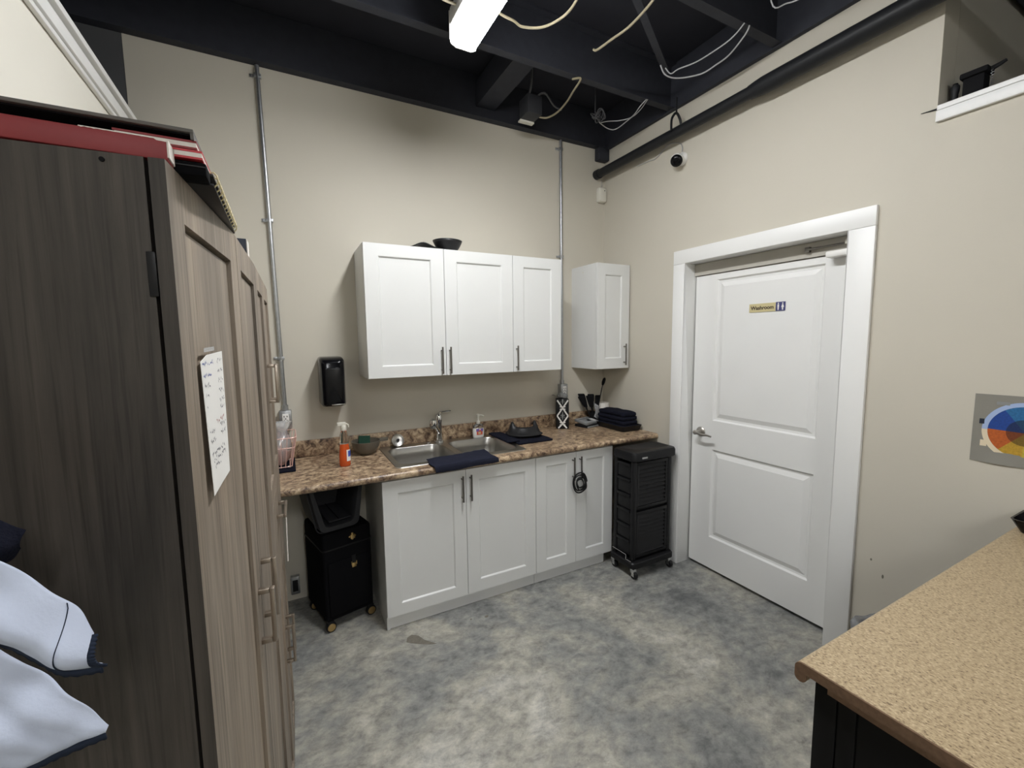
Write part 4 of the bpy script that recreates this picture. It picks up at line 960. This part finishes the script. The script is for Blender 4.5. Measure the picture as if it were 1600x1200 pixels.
# ------------------------------------------------------------------ under the counter
q = thing('trolley_case', 'black soft trolley case with gold latches and casters under the counter', 'case', (-2.312, -.452, 0), R(14))
W_, D_ = .275, .33
mb = MB(); rings = [[Vector((x, y, z)) for x, y in rrect(0 + e, W_ - e, 0 + e, D_ - e, .018, 4)] for e, z in ((.006, .062), (0, .068), (0, .555), (.004, .565), (.02, .569))]
ringloft(mb, rings).build('case_body', 'black_fabric', q, local=True)
mb = MB(); rings = [[Vector((x, y, z)) for x, y in rrect(-.003, W_ + .003, -.003, D_ + .003, .02, 4)] for z in (.470, .472, .476, .478)]
ringloft(mb, rings).build('lid_seam', 'black_plastic', q, local=True)
MB().box(.02, W_ - .02, -.010, -.0005, .09, .40).build('front_pocket', 'black_fabric', q, local=True, bevel=.006)
for (zz, h) in ((.520, .024), (.352, .026)):
    mb = MB(); mb.box(.150, .176, -.016, -.0105 if zz < .45 else -.0005, zz - h / 2, zz + h / 2); 
    if zz > .45: mb.box(.142, .184, -.010, -.0005, zz - .004, zz + .004); mb.box(.158, .168, -.010, -.0005, zz - .02, zz + .02)
    else: mb.box(.147, .152, -.018, -.0105, zz, zz + .022); mb.box(.174, .179, -.018, -.0105, zz, zz + .022)
    mb.build('latch', 'gold', q, local=True, bevel=.002)
mb = MB(); mb.box(.152, .174, -.0125, -.0102, .365, .41); mb.build('latch_strap', 'black_plastic', q, local=True)
for (x, y) in ((.012, .0), (W_ - .03, .0), (.012, D_ - .05), (W_ - .03, D_ - .05)):
    cs = MB().box(x - .004, x + .03, y + .004, y + .036, .045, .0618).build('caster', 'black_plastic', q, local=True, bevel=.003)
    m_ = Matrix.Translation((x + .012, y + .008, .0285)) @ Matrix.Rotation(R(90), 4, 'X')
    MB().lathe([(.010, -.012), (.027, -.012), (.0285, -.008), (.0285, .008), (.027, .012), (.010, .012)], m=m_, n=20).build('tyre', 'black_plastic', cs, local=True)
    for s in (-1, 1): MB().lathe([(.022, 0), (.021, .002), (.006, .004)], m=m_ @ Matrix.Translation((0, 0, .0122)) if s > 0 else m_ @ Matrix.Rotation(PI, 4, 'X') @ Matrix.Translation((0, 0, .0122)), n=20).build('hub_cap', 'gold', cs, local=True)

q = thing('booster_seat', 'charcoal plastic booster seat lying on the black trolley case', 'booster seat', (-2.335, -.44, .5800), R(14))
mb = MB()
def trap(e, y, b=0):   # trapezoid loop with rounded corners in XZ, wider at the top
    x0t, x1t, x0b, x1b, z0, z1 = -.045 + e, .262 - e, .012 + e, .222 - e, .002 + b + e, .285 - e
    out = []
    r = max(.008, .035 - e * .3)
    C4 = [(x1t, z1), (x0t, z1), (x0b, z0), (x1b, z0)]
    for i in range(4):
        p = Vector((*C4[i], 0)); a = (Vector((*C4[i - 1], 0)) - p).normalized() * r; c = (Vector((*C4[(i + 1) % 4], 0)) - p).normalized() * r
        for k in range(6):
            t = k / 5; out.append((1 - t) ** 2 * (p + a) + 2 * t * (1 - t) * p + t * t * (p + c))
    return [Vector((v.x, y, v.y)) for v in out]
rings = [trap(.02, .26), trap(.008, .25), trap(.0, .05), trap(.0, -.02), trap(.003, -.026), trap(.026, -.026), trap(.030, -.020), trap(.034, .02), trap(.045, .225), trap(.06, .23)]
ringloft(mb, rings).build('shell', 'grey_plastic', q, local=True)
mb = MB(); rings = [trap(-.006, -.004), trap(-.010, -.002), trap(-.010, .012), trap(-.006, .014)]; ringloft(mb, rings, False, False).build('outer_lip', 'grey_plastic', q, local=True)
MB().box(.060, .185, -.012, .21, .052, .060, Matrix.Rotation(R(6), 4, 'X')).build('seat_pad', 'grey_plastic', q, local=True, bevel=.004)
MB().box(.112, .117, -.012, .21, .060, .063, Matrix.Rotation(R(6), 4, 'X')).build('seat_groove', 'black_matte', q, local=True)

# black cord on the cabinet handle
mb = MB(); pts = []; yc = -.640
random.seed(9)
for k in range(6):
    rx, rz = .057 - .006 * k, .070 - .008 * k; ox, oz = random.uniform(-.008, .008), random.uniform(-.01, .01)
    for j in range(14):
        a = 2 * PI * j / 14 + .5 * k; pts.append((-.722 + ox + rx * math.cos(a), yc - .005 - .0022 * k + .004 * math.sin(3 * a), .660 + oz + rz * math.sin(a)))
pts = [(-.700, -.640, .732), (-.705, -.648, .722)] + pts
tag(mb.tube(pts, .0046, 7, 3).build('coiled_cord', 'black_plastic'), 'coiled black cord hanging on the base cabinet handle', 'cord')

# ------------------------------------------------------------------ black salon trolley
q = thing('salon_trolley', 'black plastic salon trolley with louvred panels and casters by the door', 'trolley', (-.24, -.64, 0), 0)
x0, x1, y0, y1 = -.438, -.088, -.850, -.660
mb = MB(); rings = [[Vector((x, y, z)) for x, y in rrect(x0 - .012 - e, x1 + .035 + e, y0 - .018 - e, y1 + .012 + e, .035, 5)] for e, z in ((-.006, .806), (0, .812), (0, .852), (-.006, .866), (-.022, .8705), (-.035, .868), (-.04, .864))]
ringloft(mb, rings).build('top_tray', 'black_plastic', q)
mb = MB(); mb.box(x0 + .055, x0 + .10, y0 - .0225, y0 - .0178, .826, .836); mb.build('white_scuff', 'scuff', q)
for (xa, ya) in ((x0, y0), (x1 - .032, y0), (x0, y1 - .03), (x1 - .032, y1 - .03)):
    MB().box(xa, xa + .032, ya, ya + .03, .118, .8055).build('post', 'black_plastic', q, bevel=.006)
MB().box(x0 + .034, x1 - .034, y1 - .012, y1 - .004, .12, .805).build('back_panel', 'black_plastic', q)
MB().box(x1 - .012, x1 - .005, y0 + .032, y1 - .032, .12, .805).build('side_panel', 'black_plastic', q)
for z0, z1 in ((.135, .455), (.475, .795)):
    fr = MB(); a, b = x0 + .033, x1 - .033
    fr.box(a, b, y0 + .002, y0 + .018, z1 - .02, z1).box(a, b, y0 + .002, y0 + .018, z0, z0 + .02).box(a, a + .02, y0 + .002, y0 + .018, z0 + .02, z1 - .02).box(b - .02, b, y0 + .002, y0 + .018, z0 + .02, z1 - .02)
    fo = fr.build('louvre_panel', 'black_plastic', q, bevel=.002)
    for k in range(10):
        zc = z0 + .035 + .0278 * k
        MB().box(a + .0205, b - .0205, -.0022, .0022, -.014, .014, Matrix.Translation((0, y0 + .010, zc)) @ Matrix.Rotation(R(-28), 4, 'X')).build('slat', 'black_plastic', fo, smooth=False)
for k in range(6):
    za = .150 + .107 * k
    dr = MB().box(x0 + .004, x1 - .02, y0 + .034, y1 - .034, za, za + .100).build('drawer', 'black_plastic', q, bevel=.003)
    MB().box(x0 - .004, x0 + .0038, y0 + .034, y1 - .034, za + .084, za + .100).build('drawer_lip', 'black_plastic', dr, bevel=.002)
mb = MB(); rings = [[Vector((x, y, z)) for x, y in rrect(x0 - .020 - e, x1 + .018 + e, y0 - .025 - e, y1 + .022 + e, .03, 5)] for e, z in ((-.004, .072), (0, .078), (0, .108), (-.006, .1165))]
ringloft(mb, rings).build('base', 'black_plastic', q)
mb = MB(); xa = x0 - .008; mb.tube([(xa, y1, .150), (xa, y0 + .07, .150), (xa - .004, y0 + .05, .152), (xa - .005, y0 + .05, .118)], .0028, 7); mb.tube([(xa - .005, y0 + .05, .120), (xa + .0, y0 + .005, .119)], .0028, 7); mb.build('wire_rail', 'chrome', q)
for (x, y) in ((x0 + .005, y0 - .002), (x1 - .015, y0 - .002), (x0 + .005, y1), (x1 - .015, y1)):
    cs = MB().box(x - .014, x + .018, y - .016, y + .016, .046, .0715).build('caster', 'chrome', q, bevel=.004)
    m_ = Matrix.Translation((x + .004, y - .008, .0262)) @ Matrix.Rotation(R(90), 4, 'Y')
    MB().lathe([(.008, -.010), (.024, -.010), (.026, -.006), (.026, .006), (.024, .010), (.008, .010)], m=m_, n=18).build('wheel', 'black_plastic', cs)
    for s in (-.0125, .0125): MB().box(x + .004 + s - .0015, x + .004 + s + .0015, y - .018, y + .006, .020, .046).build('fork', 'chrome', cs)

# ------------------------------------------------------------------ right side: worktop, cabinet, tray, poster, cap items
q = thing('service_counter', 'beige speckled laminate worktop at the right, its raw end showing', 'worktop', (-.74, -2.75, .87))
prof = [(-3.06, .892), (-3.06, .914)]
for k in range(7):
    a = R(90 - 90 * k / 6); prof.append((-2.454 + .014 * math.cos(a), .900 + .014 * math.sin(a)))
for k in range(7):
    a = R(0 - 180 * k / 6); prof.append((-2.452 + .012 * math.cos(a), .882 + .012 * math.sin(a)))
prof += [(-2.464, .892)]
mb = MB(); mb.prism(prof, fx, -1.479, -.004); mb.build('worktop', 'speckle', q, angle=50, weld=False)
mb = MB(); mb.prism([(a, b) for a, b in prof], fx, -1.4835, -1.4795); mb.build('raw_end', 'particle', q, smooth=False, weld=False)
mb = MB(); mb.box(-1.472, -1.452, -3.05, -2.50, .872, .8915).box(-1.45, -.01, -2.52, -2.49, .872, .8915); mb.build('batten', 'particle', q, smooth=False)
q = thing('black_base_cabinet', 'black base cabinet standing under the beige worktop', 'cabinet', (-.73, -2.77, 0))
MB().box(-1.448, -.012, -3.05, -2.47, .0, .871).build('body', 'black_cab', q, smooth=False)
MB().box(-1.4545, -1.4485, -2.51, -2.468, .0, .869).build('corner_post', 'black_cab', q, bevel=.002)
MB().box(-1.4535, -1.4485, -2.545, -2.5125, .0, .866).build('stile', 'black_cab', q, bevel=.002)
MB().box(-1.4525, -1.4485, -3.05, -2.548, .0, .860).build('end_panel', 'black_cab', q, bevel=.002)
q = thing('black_tray', 'small black open basket on the beige worktop by the wall', 'tray', (-.09, -2.56, .9145))
mb = MB()
L = lambda e, z: [Vector((x, y, z)) for x, y in rrect(-.165 - e, -.035 + e * .8, -2.70 - e, -2.468 + e * .9, .018, 4)]
ringloft(mb, [L(-.006, .9148), L(0, .917), L(.022, .962), L(.024, .965), L(.018, .965), L(-.003, .920), L(-.01, .919)]).build('tray_body', 'black_gloss', q)
q = thing('small_bottle', 'small white bottle lying in the black basket on the beige worktop', 'bottle', (-.10, -2.55, .92))
m_ = Matrix.Translation((-.135, -2.53, .941)) @ Matrix.Rotation(R(70), 4, 'Y')
MB().lathe([(.014, 0), (.017, .003), (.017, .055), (.012, .062)], m=m_, n=18).build('bottle_body', 'plastic_white', q)
MB().lathe([(.012, .0622), (.012, .078), (.010, .08)], m=m_, n=16).build('cap', 'grey_plastic', q)
MB().lathe([(.0173, .02), (.0173, .045)], m=m_, n=18, cap0=False, cap1=False).build('label', 'ink_grey', q)
q = thing('waste_bin', 'waste bin with a clear plastic liner behind the beige worktop', 'bin', (-.17, -2.13, 0))
MB().lathe([(.10, .001), (.105, .005), (.125, .27), (.122, .27), (.10, .012), (.003, .011)], c=(-.160, -2.13, 0), n=28).build('bin_body', 'grey_plastic', q)
mb = MB(); rings = []
for z, r in ((.20, .128), (.275, .131), (.315, .130), (.335, .115), (.325, .095), (.24, .088)):
    rings.append([Vector((-.160 + (r + .006 * math.sin(7 * a + z * 60)) * math.cos(a), -2.13 + (r + .007 * math.sin(5 * a + z * 50)) * math.sin(a), z + .008 * math.sin(4 * a))) for a in [2 * PI * k / 40 for k in range(40)]])
ringloft(mb, rings, False, False).build('liner', 'film', q, angle=80)

# poster with a colour wheel
q = thing('colour_wheel_poster', 'grey poster with a colour wheel on the right wall', 'poster', (-.002, -2.44, 1.25))
mb = MB()
def pp(u, v, e): 
    y = -2.284 - .315 * u; z = 1.114 + .270 * v; curl = .006 * max(0, 1 - v * 6) * max(0, math.sin(u * 6))
    return Vector((-.0012 - e - curl, y, z))
mb.grid(lambda u, v: pp(u, v, 0), 16, 10); mb.build('sheet', 'poster_grey', q, angle=80)
cy, cz, R0 = -2.425, 1.246, .115
secs = [(150, 210, (.012, .045, .22)), (98, 150, (.02, .12, .30)), (60, 98, (.03, .22, .30)), (10, 60, (.05, .25, .08)), (-40, 10, (.25, .40, .05)), (-70, -40, (.50, .42, .05)), (-105, -70, (.42, .30, .03)), (-135, -105, (.40, .22, .03)), (-183, -135, (.42, .085, .02)), (210, 177, (.012, .045, .22))]
secs = [(90, 125, (.02, .13, .30)), (125, 178, (.012, .055, .26)), (178, 228, (.44, .10, .02)), (228, 268, (.46, .28, .03)), (268, 308, (.48, .38, .05)), (308, 360, (.22, .34, .05)), (0, 45, (.04, .22, .10)), (45, 90, (.03, .20, .28))]
def fan(a0, a1, r0, r1, e, mname):
    m_ = MB(); n = max(3, int((a1 - a0) / 6))
    f = lambda r, a: Vector((-.0012 - e, cy + r * math.cos(a), cz + r * math.sin(a)))     # +Y is to the left in the room
    vs = []
    for k in range(n + 1):
        a = R(a0 + (a1 - a0) * k / n)
        vs += [f(r0, a), f(r1, a)]
    m_.add(vs, [(2 * k, 2 * k + 1, 2 * k + 3, 2 * k + 2) for k in range(n)]); return m_.build('wheel_print', mname, q, smooth=False)
def wheel_mat(i, c):
    key = 'wheel_%d' % i; M[key] = mat('wheel_ink_%d' % i, c, .5, noise_amt=.45, noise_scale=140); return key
for i, (a0, a1, c) in enumerate(secs): 
    a0_, a1_ = 180 - a1, 180 - a0
    fan(a0_, a1_, .050, .099, .0006, wheel_mat(i, c)); M['wheel_in%d' % i] = mat('wheel_dark_ink_%d' % i, tuple(x * .35 + .004 for x in c), .5, noise_amt=.6, noise_scale=220); fan(a0_, a1_, .0, .050, .0006, 'wheel_in%d' % i)
M['ring_blue'] = mat('pale_blue_ring_print', (.35, .45, .68), .5); M['ring_cream'] = mat('cream_ring_print', (.72, .62, .45), .5)
fan(-5, 185, .099, R0, .0006, 'ring_blue') if False else None
fan(0, 182, .099, R0, .0007, 'ring_blue'); fan(182, 360, .099, R0, .0007, 'ring_cream')
for (yy, zz, w_, h_, mk) in ((-2.309, 1.276, .014, .020, 'navy_card'), (-2.318, 1.190, .018, .024, 'ring_cream'), (-2.362, 1.352, .035, .012, 'silver_dev')):
    m_ = MB(); m_.add([(-.0022, yy - w_ / 2, zz - h_ / 2), (-.0022, yy + w_ / 2, zz - h_ / 2), (-.0022, yy + w_ / 2, zz + h_ / 2), (-.0022, yy - w_ / 2, zz + h_ / 2)], [(0, 1, 2, 3)]); m_.build('wheel_tab', mk, q, smooth=False)

# things on the right partition cap
zc = 2.5535
q = thing('black_canister', 'black lidded canister with a spring beside it on the partition ledge', 'canister', (.075, -2.19, zc))
MB().box(.045, .105, -2.212, -2.150, zc, zc + .085).build('canister_body', 'black_matte', q, bevel=.004)
MB().box(.038, .112, -2.222, -2.140, zc + .086, zc + .108).build('lid', 'black_matte', q, bevel=.006)
mb = MB(); mb.tube([(.075 + .008 * math.cos(a * 2.2), -2.226 + .005 * math.sin(a * 2.2), zc + .004 + a * .0036) for a in range(0, 30)], .0016, 5, 2); mb.build('spring', 'galv', q)
MB().tube([(.075, -2.222, zc + .098), (.075, -2.245, zc + .104), (.075, -2.262, zc + .110)], [.010, .006], 8).build('nozzle', 'black_plastic', q)
q = thing('dark_bottle', 'small dark grey bottle at the end of the partition ledge', 'bottle', (.08, -2.118, zc))
MB().lathe([(.010, 0), (.012, .004), (.011, .05), (.014, .062), (.015, .08), (.010, .088)], c=(.08, -2.118, zc), n=16).build('bottle_body', 'grey_plastic', q)
MB().lathe([(.009, .0882), (.008, .094), (.002, .095)], c=(.08, -2.118, zc), n=12).build('cap', 'black_plastic', q)
tag(MB().tube([(-.004, -2.094, 2.541), (-.004, -2.07, 2.543), (-.003, -2.043, 2.546)], [.004, .001], 6, 3).build('wire_end', 'black_plastic'), 'short black wire poking out at the end of the partition ledge', 'wire')
